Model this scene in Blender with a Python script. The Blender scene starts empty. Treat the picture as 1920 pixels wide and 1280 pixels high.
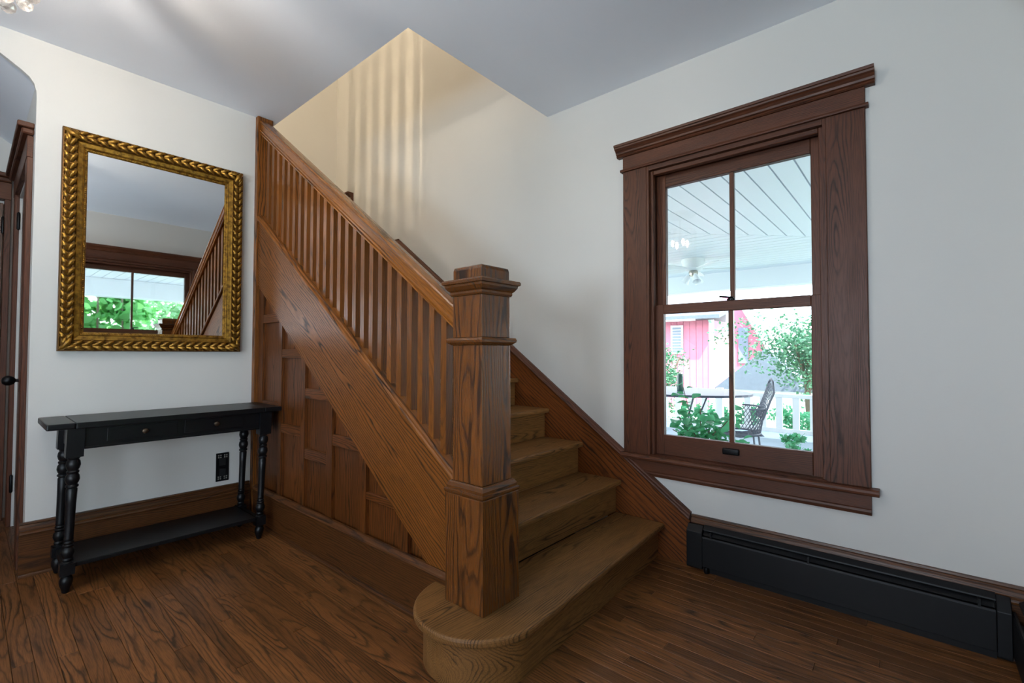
import bpy, bmesh, math, random
from math import sin, cos, pi, radians, sqrt, atan2
from mathutils import Vector, Matrix
random.seed(7)
S = bpy.context.scene
COL = S.collection

# ------------------------------------------------------------------ camera, world, sun, exposure
YAW, PITCH, ROLL, FPX = radians(40.728), radians(1.4515), radians(0.142), 882.23
cd = bpy.data.cameras.new('camera')
cam = bpy.data.objects.new('camera', cd); COL.objects.link(cam)
cd.sensor_width = 36.0; cd.lens = FPX / 1920 * 36.0; cd.clip_start = 0.02; cd.clip_end = 300
fw = Vector((cos(YAW)*cos(PITCH), sin(YAW)*cos(PITCH), sin(PITCH)))
r0 = Vector((sin(YAW), -cos(YAW), 0)); u0 = r0.cross(fw)
rr = r0*cos(ROLL) + u0*sin(ROLL); uu = -r0*sin(ROLL) + u0*cos(ROLL)
cam.matrix_world = Matrix(((rr.x, uu.x, -fw.x, 0), (rr.y, uu.y, -fw.y, 0), (rr.z, uu.z, -fw.z, 1.106), (0, 0, 0, 1)))
S.camera = cam

W = bpy.data.worlds.new('sky'); S.world = W; W.use_nodes = True
wt = W.node_tree; bg = wt.nodes['Background']
tc = wt.nodes.new('ShaderNodeTexCoord'); sep = wt.nodes.new('ShaderNodeSeparateXYZ')
rmp = wt.nodes.new('ShaderNodeValToRGB')
rmp.color_ramp.elements[0].position = 0.0; rmp.color_ramp.elements[0].color = (0.93, 0.97, 1.0, 1)
rmp.color_ramp.elements[1].position = 0.8; rmp.color_ramp.elements[1].color = (0.62, 0.80, 1.0, 1)
wt.links.new(tc.outputs['Generated'], sep.inputs[0]); wt.links.new(sep.outputs['Z'], rmp.inputs[0])
wt.links.new(rmp.outputs[0], bg.inputs['Color']); bg.inputs['Strength'].default_value = 6.4

sd = bpy.data.lights.new('sun', 'SUN'); sun = bpy.data.objects.new('sun', sd); COL.objects.link(sun)
sd.energy = 14.0; sd.angle = radians(0.6); sd.color = (1.0, 0.95, 0.86)
sun.rotation_euler = Vector((0.42, 0.62, -1.0)).to_track_quat('-Z', 'Y').to_euler()

def portal(loc, rot, sx, sy):
    l = bpy.data.lights.new('window_portal', 'AREA'); o = bpy.data.objects.new('window_portal', l); COL.objects.link(o)
    l.shape = 'RECTANGLE'; l.size = sx; l.size_y = sy; l.cycles.is_portal = True
    o.location = loc; o.rotation_euler = rot; return o
def fill_light(loc, rot, sx, sy, watts, col):
    l = bpy.data.lights.new('added_fill', 'AREA'); o = bpy.data.objects.new('added_fill', l); COL.objects.link(o)
    l.shape = 'RECTANGLE'; l.size = sx; l.size_y = sy; l.energy = watts; l.color = col
    o.location = loc; o.rotation_euler = rot; return o
def lamp(loc, watts, col, rad):
    l = bpy.data.lights.new('bulb_light', 'POINT'); o = bpy.data.objects.new('bulb_light', l); COL.objects.link(o)
    l.energy = watts; l.color = col; l.shadow_soft_size = rad; o.location = loc; return o
# daylight panels added behind the camera, tilted up, to brighten room and ceiling
fill_light((-2.70, 0.38, 1.10), (0, radians(-154), 0), 1.0, 1.1, 122, (0.70, 0.85, 1.0))
fill_light((-1.40, -0.66, 1.15), (radians(118), 0, 0), 1.2, 1.4, 34, (0.66, 0.82, 1.0))
# upstairs lamp beyond the added upper railing
for z_, w_ in ((3.30, 16), (3.50, 20), (3.72, 20), (3.95, 16)): lamp((0.30, 2.60, z_), w_, (1.0, 0.80, 0.55), 0.015)
lamp((0.2, 3.0, 4.6), 24, (1.0, 0.78, 0.52), 0.10)

S.view_settings.view_transform = 'Standard'; S.view_settings.look = 'None'
S.view_settings.gamma = 1.0; S.view_settings.exposure = 0.36; S.view_settings.use_curve_mapping = False
S.cycles.use_denoising = True
S.cycles.max_bounces = 9; S.cycles.diffuse_bounces = 5; S.cycles.glossy_bounces = 5
S.cycles.transparent_max_bounces = 16; S.cycles.transmission_bounces = 6
S.cycles.sample_clamp_indirect = 6.0; S.cycles.caustics_reflective = False; S.cycles.caustics_refractive = False

# ------------------------------------------------------------------ room numbers
YA, XB, YC, XD, H = 3.372, 2.530, -0.320, -2.60, 2.70
YW = 4.646            # landing back wall
RISE, RUN, Y1 = 0.187, 0.259, 1.052
SL = RISE / RUN; ANG = math.atan(0.714)

# ------------------------------------------------------------------ materials
def lin(r, g, b):
    f = lambda c: (c/255/12.92) if c/255 <= 0.04045 else ((c/255+0.055)/1.055)**2.4
    return (f(r), f(g), f(b), 1)
MATS = {}
def new_mat(name):
    m = bpy.data.materials.new(name); m.use_nodes = True
    return m, m.node_tree, m.node_tree.nodes['Principled BSDF']
def plain(name, col, rough=0.5, metal=0.0, noise=0.0, nscale=20, bump=0.0, bscale=60, spec=0.5):
    if name in MATS: return MATS[name]
    m, t, b = new_mat(name)
    b.inputs['Base Color'].default_value = col; b.inputs['Roughness'].default_value = rough
    b.inputs['Metallic'].default_value = metal; b.inputs['Specular IOR Level'].default_value = spec
    c = t.nodes.new('ShaderNodeTexCoord')
    if noise:
        n = t.nodes.new('ShaderNodeTexNoise'); n.inputs['Scale'].default_value = nscale; n.inputs['Detail'].default_value = 4
        t.links.new(c.outputs['Object'], n.inputs['Vector'])
        mx = t.nodes.new('ShaderNodeMix'); mx.data_type = 'RGBA'
        mx.inputs['A'].default_value = tuple(x*(1-noise) for x in col[:3])+(1,)
        mx.inputs['B'].default_value = tuple(min(1, x*(1+noise)) for x in col[:3])+(1,)
        t.links.new(n.outputs['Fac'], mx.inputs['Factor']); t.links.new(mx.outputs['Result'], b.inputs['Base Color'])
    if bump:
        n2 = t.nodes.new('ShaderNodeTexNoise'); n2.inputs['Scale'].default_value = bscale; n2.inputs['Detail'].default_value = 3
        t.links.new(c.outputs['Object'], n2.inputs['Vector'])
        bp = t.nodes.new('ShaderNodeBump'); bp.inputs['Strength'].default_value = bump; bp.inputs['Distance'].default_value = 0.004
        t.links.new(n2.outputs['Fac'], bp.inputs['Height']); t.links.new(bp.outputs['Normal'], b.inputs['Normal'])
    MATS[name] = m; return m

def wood(kind, axis, light, dark, rough=0.35, ring=120.0, vary=0.25, pore=0.35, coat=0.0, flame=0.35):
    """plain-sawn oak: growth rings about a slightly tilted pith, stretched along the grain axis"""
    key = kind + '_oak_' + axis
    if key in MATS: return MATS[key]
    m, t, b = new_mat(key); N = t.nodes.new; L = t.links.new
    c = N('ShaderNodeTexCoord'); oi = N('ShaderNodeObjectInfo')
    off = N('ShaderNodeVectorMath'); off.operation = 'SCALE'; off.inputs[0].default_value = (7.3, 5.1, 9.7)
    L(oi.outputs['Random'], off.inputs['Scale'])
    # rotate so that grain = local X
    mp = N('ShaderNodeMapping'); mp.inputs['Rotation'].default_value = {'X': (0.0, 0, 0), 'Y': (0, 0, radians(-90)), 'Z': (0, radians(90), 0)}[axis]
    L(c.outputs['Object'], mp.inputs['Vector'])
    sc = N('ShaderNodeVectorMath'); sc.operation = 'MULTIPLY'; sc.inputs[1].default_value = (0.17, 1, 1)
    L(mp.outputs[0], sc.inputs[0])
    # slow warp
    w1 = N('ShaderNodeTexNoise'); w1.inputs['Scale'].default_value = 5.5; w1.inputs['Detail'].default_value = 2.0
    ad0 = N('ShaderNodeVectorMath'); L(sc.outputs[0], ad0.inputs[0]); L(off.outputs[0], ad0.inputs[1]); L(ad0.outputs[0], w1.inputs['Vector'])
    ws = N('ShaderNodeVectorMath'); ws.operation = 'MULTIPLY_ADD'; ws.inputs[1].default_value = (0, 0.125, 0.125); ws.inputs[2].default_value = (0, -0.062, -0.062)
    L(w1.outputs['Color'], ws.inputs[0])
    # pith placed a little off the board, at random
    po = N('ShaderNodeCombineXYZ')
    ma = N('ShaderNodeMath'); ma.operation = 'MULTIPLY_ADD'; ma.inputs[1].default_value = 0.10; ma.inputs[2].default_value = -0.05; L(oi.outputs['Random'], ma.inputs[0])
    L(ma.outputs[0], po.inputs['Y']); po.inputs['Z'].default_value = 0.045
    s1 = N('ShaderNodeVectorMath'); L(sc.outputs[0], s1.inputs[0]); L(ws.outputs[0], s1.inputs[1])
    s2 = N('ShaderNodeVectorMath'); L(s1.outputs[0], s2.inputs[0]); L(po.outputs[0], s2.inputs[1])
    s3 = N('ShaderNodeVectorMath'); s3.operation = 'MULTIPLY'; s3.inputs[1].default_value = (0, 1, 1); L(s2.outputs[0], s3.inputs[0])
    ln = N('ShaderNodeVectorMath'); ln.operation = 'LENGTH'; L(s3.outputs[0], ln.inputs[0])
    # fine waviness
    w2 = N('ShaderNodeTexNoise'); w2.inputs['Scale'].default_value = 30.0; w2.inputs['Detail'].default_value = 3.0; L(ad0.outputs[0], w2.inputs['Vector'])
    m1 = N('ShaderNodeMath'); m1.operation = 'MULTIPLY'; m1.inputs[1].default_value = ring; L(ln.outputs['Value'], m1.inputs[0])
    m2 = N('ShaderNodeMath'); m2.operation = 'MULTIPLY_ADD'; m2.inputs[1].default_value = 1.5; L(w2.outputs['Fac'], m2.inputs[0]); L(m1.outputs[0], m2.inputs[2])
    fr = N('ShaderNodeMath'); fr.operation = 'FRACT'; L(m2.outputs[0], fr.inputs[0])
    rp = N('ShaderNodeValToRGB'); e = rp.color_ramp
    e.elements[0].position = 0.0; e.elements[0].color = (0, 0, 0, 1)
    e.elements[1].position = 1.0; e.elements[1].color = (0.25, 0.25, 0.25, 1)
    for p_, v_ in ((0.10, 0.12), (0.24, 0.72), (0.45, 0.93), (0.82, 1.0)):
        x = e.elements.new(p_); x.color = (v_, v_, v_, 1)
    L(fr.outputs[0], rp.inputs[0])
    # pores: short dark dashes along the grain
    pn = N('ShaderNodeTexNoise'); pn.inputs['Scale'].default_value = 420.0; pn.inputs['Detail'].default_value = 2.0
    sp = N('ShaderNodeVectorMath'); sp.operation = 'MULTIPLY'; sp.inputs[1].default_value = (0.22, 1, 1); L(ad0.outputs[0], sp.inputs[0]); L(sp.outputs[0], pn.inputs['Vector'])
    pr = N('ShaderNodeMapRange'); pr.inputs['From Min'].default_value = 0.36; pr.inputs['From Max'].default_value = 0.56; L(pn.outputs['Fac'], pr.inputs['Value'])
    pm = N('ShaderNodeMath'); pm.operation = 'MULTIPLY_ADD'; pm.inputs[1].default_value = pore; pm.inputs[2].default_value = 1 - pore; L(pr.outputs[0], pm.inputs[0])
    # only some of the rings are strong: dark flames come and go
    w4 = N('ShaderNodeTexNoise'); w4.inputs['Scale'].default_value = 16.0; w4.inputs['Detail'].default_value = 1.0; L(ad0.outputs[0], w4.inputs['Vector'])
    fm = N('ShaderNodeMapRange'); fm.inputs['From Min'].default_value = 0.40; fm.inputs['From Max'].default_value = 0.64
    fm.inputs['To Min'].default_value = flame; fm.inputs['To Max'].default_value = 1.0; L(w4.outputs['Fac'], fm.inputs['Value'])
    iv = N('ShaderNodeMath'); iv.operation = 'SUBTRACT'; iv.inputs[0].default_value = 1.0; L(rp.outputs[0], iv.inputs[1])
    im = N('ShaderNodeMath'); im.operation = 'MULTIPLY'; L(iv.outputs[0], im.inputs[0]); L(fm.outputs[0], im.inputs[1])
    io = N('ShaderNodeMath'); io.operation = 'SUBTRACT'; io.inputs[0].default_value = 1.0; L(im.outputs[0], io.inputs[1])
    f1 = N('ShaderNodeMath'); f1.operation = 'MULTIPLY'; L(io.outputs[0], f1.inputs[0]); L(pm.outputs[0], f1.inputs[1])
    mx = N('ShaderNodeMix'); mx.data_type = 'RGBA'; mx.inputs['A'].default_value = dark; mx.inputs['B'].default_value = light
    L(f1.outputs[0], mx.inputs['Factor'])
    # board-to-board and cloudy variation
    w3 = N('ShaderNodeTexNoise'); w3.inputs['Scale'].default_value = 5.0; L(ad0.outputs[0], w3.inputs['Vector'])
    v0 = N('ShaderNodeMath'); v0.operation = 'ADD'; L(w3.outputs['Fac'], v0.inputs[0]); L(oi.outputs['Random'], v0.inputs[1])
    v1 = N('ShaderNodeMath'); v1.operation = 'MULTIPLY_ADD'; v1.inputs[1].default_value = vary; v1.inputs[2].default_value = 1 - vary; L(v0.outputs[0], v1.inputs[0])
    hv = N('ShaderNodeHueSaturation'); L(mx.outputs['Result'], hv.inputs['Color']); L(v1.outputs[0], hv.inputs['Value'])
    L(hv.outputs[0], b.inputs['Base Color'])
    rg = N('ShaderNodeMath'); rg.operation = 'MULTIPLY_ADD'; rg.inputs[1].default_value = -0.12; rg.inputs[2].default_value = rough + 0.08; L(f1.outputs[0], rg.inputs[0])
    L(rg.outputs[0], b.inputs['Roughness'])
    b.inputs['Specular IOR Level'].default_value = 0.32; b.inputs['Coat Weight'].default_value = coat; b.inputs['Coat Roughness'].default_value = 0.18
    bp = N('ShaderNodeBump'); bp.inputs['Strength'].default_value = 0.22; bp.inputs['Distance'].default_value = 0.0012
    L(f1.outputs[0], bp.inputs['Height']); L(bp.outputs['Normal'], b.inputs['Normal'])
    MATS[key] = m; return m
def stair_w(ax): return wood('stair', ax, lin(134, 79, 29), lin(32, 17, 8), 0.40, 75, 0.25, 0.4, 0.0, 0.85)
def rail_w(ax): return wood('handrail', ax, lin(150, 90, 35), lin(50, 27, 12), 0.24, 75, 0.22, 0.4, 0.25)
def baluster_w(ax): return wood('baluster', ax, lin(128, 75, 29), lin(52, 30, 13), 0.34, 150, 0.25, 0.35, 0.1)
def panel_w(ax): return wood('panel', ax, lin(106, 58, 22), lin(30, 16, 8), 0.40, 100, 0.28, 0.4, 0.04, 0.75)
def newel_w(ax): return wood('newel', ax, lin(114, 66, 27), lin(28, 17, 11), 0.28, 90, 0.22, 0.45, 0.40, 0.75)
def tread_w(ax): return wood('tread', ax, lin(138, 96, 52), lin(56, 37, 20), 0.46, 130, 0.22, 0.4, 0.0, 0.3)
def case_w(ax): return wood('casing', ax, lin(94, 53, 33), lin(44, 25, 17), 0.46, 150, 0.22, 0.35, 0.0, 0.25)
def base_w(ax): return wood('baseboard', ax, lin(92, 54, 24), lin(34, 19, 11), 0.40, 90, 0.25, 0.4, 0.04, 0.7)
def skirt_w(ax): return wood('skirt', ax, lin(122, 66, 27), lin(28, 17, 11), 0.38, 52, 0.25, 0.35, 0.06, 0.6)
def floor_w(ax): return wood('floor', ax, lin(128, 81, 43), lin(40, 25, 14), 0.36, 110, 0.5, 0.4, 0.02, 0.55)
def door_w(ax): return wood('door', ax, lin(92, 52, 34), lin(46, 26, 18), 0.34, 130, 0.2, 0.35, 0.2)

M_wall = plain('wall_paint', (0.66, 0.645, 0.61, 1), 0.55, noise=0.02, nscale=3, bump=0.06, bscale=90)
M_ceil = plain('ceiling_paint', (0.83, 0.865, 0.925, 1), 0.7, noise=0.035, nscale=2.2, bump=0.08, bscale=60)
M_black = plain('black_paint', lin(10, 11, 14), 0.36, noise=0.15, nscale=40, bump=0.05, bscale=200, spec=0.3)
M_heater = plain('dark_bronze_enamel', lin(15, 15, 17), 0.45, noise=0.08, nscale=30, spec=0.3)
M_void = plain('black_interior', lin(8, 8, 8), 0.8)
M_iron = plain('black_iron', lin(20, 20, 22), 0.35, metal=0.6)
M_bronze = plain('aged_bronze', lin(86, 72, 60), 0.35, metal=0.9)
M_dot = plain('pewter_dots', lin(170, 168, 160), 0.4, metal=0.5)
M_white = plain('white_vinyl', (0.80, 0.83, 0.86, 1), 0.45, noise=0.02, nscale=3)
M_groove = plain('vinyl_groove', (0.36, 0.41, 0.46, 1), 0.6)
M_whitewood = plain('white_wood_paint', (0.80, 0.81, 0.82, 1), 0.5)
M_red = plain('red_barn_paint', lin(194, 114, 134), 0.7, noise=0.1, nscale=6)
M_barngrey = plain('weathered_shingle', lin(92, 102, 114), 0.8, noise=0.2, nscale=14)
M_deck = plain('porch_paint', lin(150, 160, 168), 0.6, noise=0.12, nscale=5)
M_lawn = plain('lawn', lin(150, 158, 140), 0.9, noise=0.25, nscale=3)
M_wicker = plain('grey_wrought_iron', lin(92, 96, 108), 0.5)
M_patio = plain('grey_metal_tabletop', lin(74, 78, 98), 0.45, noise=0.1, nscale=9)
M_greenglass = plain('dark_green_glass', lin(34, 84, 74), 0.25)
M_louvre = plain('grey_louvre', lin(120, 130, 145), 0.7)
M_pot = plain('pale_stone_pot', lin(180, 182, 186), 0.8, noise=0.2, nscale=12)
M_trunk = plain('bark', lin(104, 92, 78), 0.9, noise=0.3, nscale=15)
M_canopy = plain('brushed_nickel', lin(170, 165, 155), 0.25, metal=1.0)

def leafmat(name, col, trans):
    m, t, b = new_mat(name)
    oi = t.nodes.new('ShaderNodeObjectInfo'); g = t.nodes.new('ShaderNodeNewGeometry')
    ad = t.nodes.new('ShaderNodeMath'); t.links.new(oi.outputs['Random'], ad.inputs[0]); t.links.new(g.outputs['Random Per Island'], ad.inputs[1])
    ml = t.nodes.new('ShaderNodeMath'); ml.operation = 'MULTIPLY_ADD'; ml.inputs[1].default_value = 0.35; ml.inputs[2].default_value = 0.65; t.links.new(ad.outputs[0], ml.inputs[0])
    hv = t.nodes.new('ShaderNodeHueSaturation'); hv.inputs['Color'].default_value = col; t.links.new(ml.outputs[0], hv.inputs['Value'])
    t.links.new(hv.outputs[0], b.inputs['Base Color']); b.inputs['Roughness'].default_value = 0.45
    tr = t.nodes.new('ShaderNodeBsdfTranslucent'); t.links.new(hv.outputs[0], tr.inputs['Color'])
    mx = t.nodes.new('ShaderNodeMixShader'); mx.inputs[0].default_value = trans
    t.links.new(b.outputs[0], mx.inputs[1]); t.links.new(tr.outputs[0], mx.inputs[2])
    t.links.new(mx.outputs[0], t.nodes['Material Output'].inputs['Surface']); return m
M_leaf_dark = leafmat('deep_green_leaf', lin(92, 172, 122), 0.4)
M_leaf_big = leafmat('bright_green_leaf', lin(104, 172, 98), 0.4)
M_leaf_pale = leafmat('pale_green_leaf', lin(72, 124, 90), 0.35)

M_leaf_mid = leafmat('light_green_leaf', lin(138, 186, 136), 0.45)
def glassmat(name, refl, tint=(0.97, 0.985, 1, 1)):
    m, t, b = new_mat(name); t.nodes.remove(b)
    tr = t.nodes.new('ShaderNodeBsdfTransparent'); tr.inputs[0].default_value = tint
    gl = t.nodes.new('ShaderNodeBsdfGlossy'); gl.inputs['Roughness'].default_value = 0.0
    fr = t.nodes.new('ShaderNodeFresnel'); fr.inputs[0].default_value = 1.45
    ml = t.nodes.new('ShaderNodeMath'); ml.operation = 'MULTIPLY'; ml.inputs[1].default_value = refl; t.links.new(fr.outputs[0], ml.inputs[0])
    mx = t.nodes.new('ShaderNodeMixShader'); t.links.new(ml.outputs[0], mx.inputs[0])
    t.links.new(tr.outputs[0], mx.inputs[1]); t.links.new(gl.outputs[0], mx.inputs[2])
    t.links.new(mx.outputs[0], t.nodes['Material Output'].inputs['Surface']); return m
M_glass = glassmat('window_glass', 1.0)
m_, t_, b_ = new_mat('silvered_mirror'); M_mirror = m_
b_.inputs['Base Color'].default_value = (0.86, 0.88, 0.88, 1); b_.inputs['Metallic'].default_value = 1.0; b_.inputs['Roughness'].default_value = 0.015
m_, t_, b_ = new_mat('antique_gold_leaf'); M_gold = m_
n_ = t_.nodes.new('ShaderNodeTexNoise'); n_.inputs['Scale'].default_value = 55; n_.inputs['Detail'].default_value = 5
c_ = t_.nodes.new('ShaderNodeTexCoord'); t_.links.new(c_.outputs['Object'], n_.inputs['Vector'])
r_ = t_.nodes.new('ShaderNodeValToRGB'); r_.color_ramp.elements[0].position = 0.3; r_.color_ramp.elements[0].color = lin(92, 60, 20)
r_.color_ramp.elements[1].position = 0.62; r_.color_ramp.elements[1].color = lin(170, 126, 48)
t_.links.new(n_.outputs['Fac'], r_.inputs[0]); t_.links.new(r_.outputs[0], b_.inputs['Base Color'])
b_.inputs['Metallic'].default_value = 0.75; b_.inputs['Roughness'].default_value = 0.36
m_, t_, b_ = new_mat('crystal'); M_crystal = m_; t_.nodes.remove(b_)
x_ = t_.nodes.new('ShaderNodeBsdfTranslucent'); x_.inputs[0].default_value = (0.5, 0.48, 0.46, 1)
tr_ = t_.nodes.new('ShaderNodeBsdfTransparent'); gl_ = t_.nodes.new('ShaderNodeBsdfGlossy'); gl_.inputs['Roughness'].default_value = 0.05
y_ = t_.nodes.new('ShaderNodeMixShader'); y_.inputs[0].default_value = 0.6; z_ = t_.nodes.new('ShaderNodeMixShader'); z_.inputs[0].default_value = 0.25
t_.links.new(x_.outputs[0], y_.inputs[1]); t_.links.new(tr_.outputs[0], y_.inputs[2]); t_.links.new(y_.outputs[0], z_.inputs[1]); t_.links.new(gl_.outputs[0], z_.inputs[2])
t_.links.new(z_.outputs[0], t_.nodes['Material Output'].inputs['Surface'])
m_, t_, b_ = new_mat('lit_bulb'); M_bulb = m_
b_.inputs['Emission Color'].default_value = (1.0, 0.90, 0.78, 1); b_.inputs['Emission Strength'].default_value = 760
M_shade = plain('white_frosted_glass', (0.9, 0.92, 0.95, 1), 0.4)

M_goldark = plain('dark_gilt_recess_shade', lin(100, 66, 22), 0.45, metal=0.7, noise=0.3, nscale=60)  # darker gilt: shade of the recesses under the leaves put into the colour
# ------------------------------------------------------------------ mesh helpers
WLOC = {}
def box(bm, x0, x1, y0, y1, z0, z1):
    x0, x1 = min(x0, x1), max(x0, x1); y0, y1 = min(y0, y1), max(y0, y1); z0, z1 = min(z0, z1), max(z0, z1)
    v = [bm.verts.new(p) for p in ((x0,y0,z0),(x1,y0,z0),(x1,y1,z0),(x0,y1,z0),(x0,y0,z1),(x1,y0,z1),(x1,y1,z1),(x0,y1,z1))]
    for f in ((0,3,2,1),(4,5,6,7),(0,1,5,4),(1,2,6,5),(2,3,7,6),(3,0,4,7)): bm.faces.new([v[i] for i in f])
    return v
def prism(bm, pts, axis, a, b):
    """2-D outline extruded along axis from a to b; outline coords are the two other axes in x,y,z order"""
    def P(p, t):
        return {'x': (t, p[0], p[1]), 'y': (p[0], t, p[1]), 'z': (p[0], p[1], t)}[axis]
    A = [bm.verts.new(P(p, a)) for p in pts]; B = [bm.verts.new(P(p, b)) for p in pts]
    n = len(pts); fs = [bm.faces.new(A), bm.faces.new(B[::-1])]
    for i in range(n): bm.faces.new((A[i], B[i], B[(i+1) % n], A[(i+1) % n]))
    return A + B
def lathe(bm, prof, cx, cy, seg=20):
    rings = []
    for r, z in prof:
        rings.append([bm.verts.new((cx + max(r, 1e-4)*cos(2*pi*k/seg), cy + max(r, 1e-4)*sin(2*pi*k/seg), z)) for k in range(seg)])
    for a, b in zip(rings, rings[1:]):
        for k in range(seg): bm.faces.new((a[k], a[(k+1) % seg], b[(k+1) % seg], b[k]))
    bm.faces.new(rings[0][::-1]); bm.faces.new(rings[-1])
def tube(bm, pts, r, seg=8):
    pts = [Vector(p) for p in pts]; rings = []
    up = Vector((0, 0, 1))
    for i, p in enumerate(pts):
        d = (pts[min(i+1, len(pts)-1)] - pts[max(i-1, 0)]).normalized()
        a = d.cross(up if abs(d.z) < 0.95 else Vector((1, 0, 0))).normalized(); b = d.cross(a)
        rings.append([bm.verts.new(p + a*(r*cos(2*pi*k/seg)) + b*(r*sin(2*pi*k/seg))) for k in range(seg)])
    for A, B in zip(rings, rings[1:]):
        for k in range(seg): bm.faces.new((A[k], A[(k+1) % seg], B[(k+1) % seg], B[k]))
    bm.faces.new(rings[0]); bm.faces.new(rings[-1][::-1])
def bev(bm, w=0.003, seg=2):
    bmesh.ops.recalc_face_normals(bm, faces=bm.faces[:])
    es = [e for e in bm.edges if len(e.link_faces) == 2 and e.calc_face_angle(0) > 0.6]
    bmesh.ops.bevel(bm, geom=es, offset=w, segments=seg, affect='EDGES', profile=0.6, clamp_overlap=True)
def empty(name, loc, label=None, cat=None, group=None, kind=None, parent=None):
    o = bpy.data.objects.new(name, None); COL.objects.link(o); o.empty_display_size = 0.05
    o.location = Vector(loc) - (WLOC[parent] if parent else Vector()); WLOC[o] = Vector(loc)
    if parent: o.parent = parent
    tag(o, label, cat, group, kind); return o
def tag(o, label=None, cat=None, group=None, kind=None):
    if label: o['label'] = label
    if cat: o['category'] = cat
    if group: o['group'] = group
    if kind: o['kind'] = kind
    return o
def put(name, bm, mat, parent=None, rx=0.0, smooth=False, origin=None, kind=None, label=None):
    """bm holds world coordinates; the object gets its origin at the middle (local axes turned by rx about X)"""
    bmesh.ops.recalc_face_normals(bm, faces=bm.faces[:])
    me = bpy.data.meshes.new(name)
    co = [v.co for v in bm.verts]
    c = origin or Vector(((min(v.x for v in co)+max(v.x for v in co))/2, (min(v.y for v in co)+max(v.y for v in co))/2, (min(v.z for v in co)+max(v.z for v in co))/2))
    c = Vector(c); R = Matrix.Rotation(-rx, 3, 'X')
    for v in bm.verts: v.co = R @ (v.co - c)
    if smooth:
        for f in bm.faces: f.smooth = True
    bm.to_mesh(me); bm.free()
    if smooth:
        try: me.set_sharp_from_angle(angle=radians(40))
        except Exception: pass
    for m in (mat if isinstance(mat, (list, tuple)) else [mat]): me.materials.append(m)
    o = bpy.data.objects.new(name, me); COL.objects.link(o)
    o.location = c - (WLOC[parent] if parent else Vector()); o.rotation_euler = (rx, 0, 0); WLOC[o] = c
    if parent: o.parent = parent
    if kind: o['kind'] = kind
    if label: o['label'] = label
    return o
def bx(name, mat, parent, x0, x1, y0, y1, z0, z1, b=0.002, **k):
    bm = bmesh.new(); box(bm, x0, x1, y0, y1, z0, z1)
    if b: bev(bm, b, 1)
    return put(name, bm, mat, parent, **k)
def dupe(o, parent, loc, rot=None, scale=None):
    c = o.copy(); COL.objects.link(c); c.parent = parent
    c.location = Vector(loc) - (WLOC[parent] if parent else Vector()); WLOC[c] = Vector(loc)
    if rot is not None: c.rotation_euler = rot
    if scale is not None: c.scale = scale
    return c

# ------------------------------------------------------------------ structure: walls, ceilings, floor
def wall_rects(bm, axis, p0, p1, u0_, u1_, z0, z1, holes):
    """solid wall between p0..p1 on axis, spanning u, with rectangular holes (u0,u1,z0,z1)"""
    us = sorted({u0_, u1_, *[h[0] for h in holes], *[h[1] for h in holes]})
    zs = sorted({z0, z1, *[h[2] for h in holes], *[h[3] for h in holes]})
    for a, b in zip(us, us[1:]):
        for c, d in zip(zs, zs[1:]):
            mu, mz = (a+b)/2, (c+d)/2
            if any(h[0] < mu < h[1] and h[2] < mz < h[3] for h in holes): continue
            if axis == 'x': box(bm, p0, p1, a, b, c, d)
            else: box(bm, a, b, p0, p1, c, d)
    bmesh.ops.remove_doubles(bm, verts=bm.verts[:], dist=1e-5)
    dd = {}
    for f in bm.faces: dd.setdefault(tuple(sorted(v.index for v in f.verts)), []).append(f)
    bm.verts.index_update()
    dd = {}
    for f in bm.faces: dd.setdefault(tuple(sorted(v.index for v in f.verts)), []).append(f)
    dele = [f for fs in dd.values() if len(fs) > 1 for f in fs]
    bmesh.ops.delete(bm, geom=dele, context='FACES')
ZT = 5.25
WB = (0.300, 1.155, 0.530, 2.1715)      # window in the right-hand wall
WC = (0.690, 1.890, 0.530, 2.1715)      # window behind the camera
bm = bmesh.new(); wall_rects(bm, 'x', XB, XB+0.24, YC-0.24, YW+0.2, -0.1, ZT, [WB]); put('wall_right', bm, M_wall, kind='structure')
bm = bmesh.new(); wall_rects(bm, 'y', YC-0.24, YC, XD-0.2, XB, -0.1, ZT, [WC, (-2.0, -0.8, 0.35, 2.15)]); put('wall_rear', bm, M_wall, kind='structure')
bm = bmesh.new(); wall_rects(bm, 'x', XD-0.2, XD, YC, YW+0.2, -0.1, ZT, [(-0.20, 0.98, 0.55, 2.15)]); put('wall_side', bm, M_wall, kind='structure')
bm = bmesh.new(); box(bm, XD, XB, YW, YW+0.2, -0.1, ZT); put('wall_landing', bm, M_wall, kind='structure')
# mirror wall with the plaster archway
arch = [(0.210, 0.0), (0.210, 2.400), (0.2085, 2.430), (0.200, 2.468), (0.183, 2.495), (0.153, 2.520), (0.08, 2.569), (0.0, 2.605), (-0.15, 2.635), (-0.40, 2.648)]
arch_l = [(-0.80 - x, z) for x, z in arch[::-1]]
bm = bmesh.new()
curve = sorted({p for p in arch + arch_l if p[1] > 0}, key=lambda p: (p[0]))
box(bm, 0.210, 1.262, YA, YA+0.10, 0, H); box(bm, XD, -1.010, YA, YA+0.10, 0, H)
for a, b in zip(curve, curve[1:]):
    if b[0]-a[0] > 1e-6: prism(bm, [a, b, (b[0], H), (a[0], H)], 'y', YA, YA+0.03)
put('wall_left', bm, M_wall, kind='structure')
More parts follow.
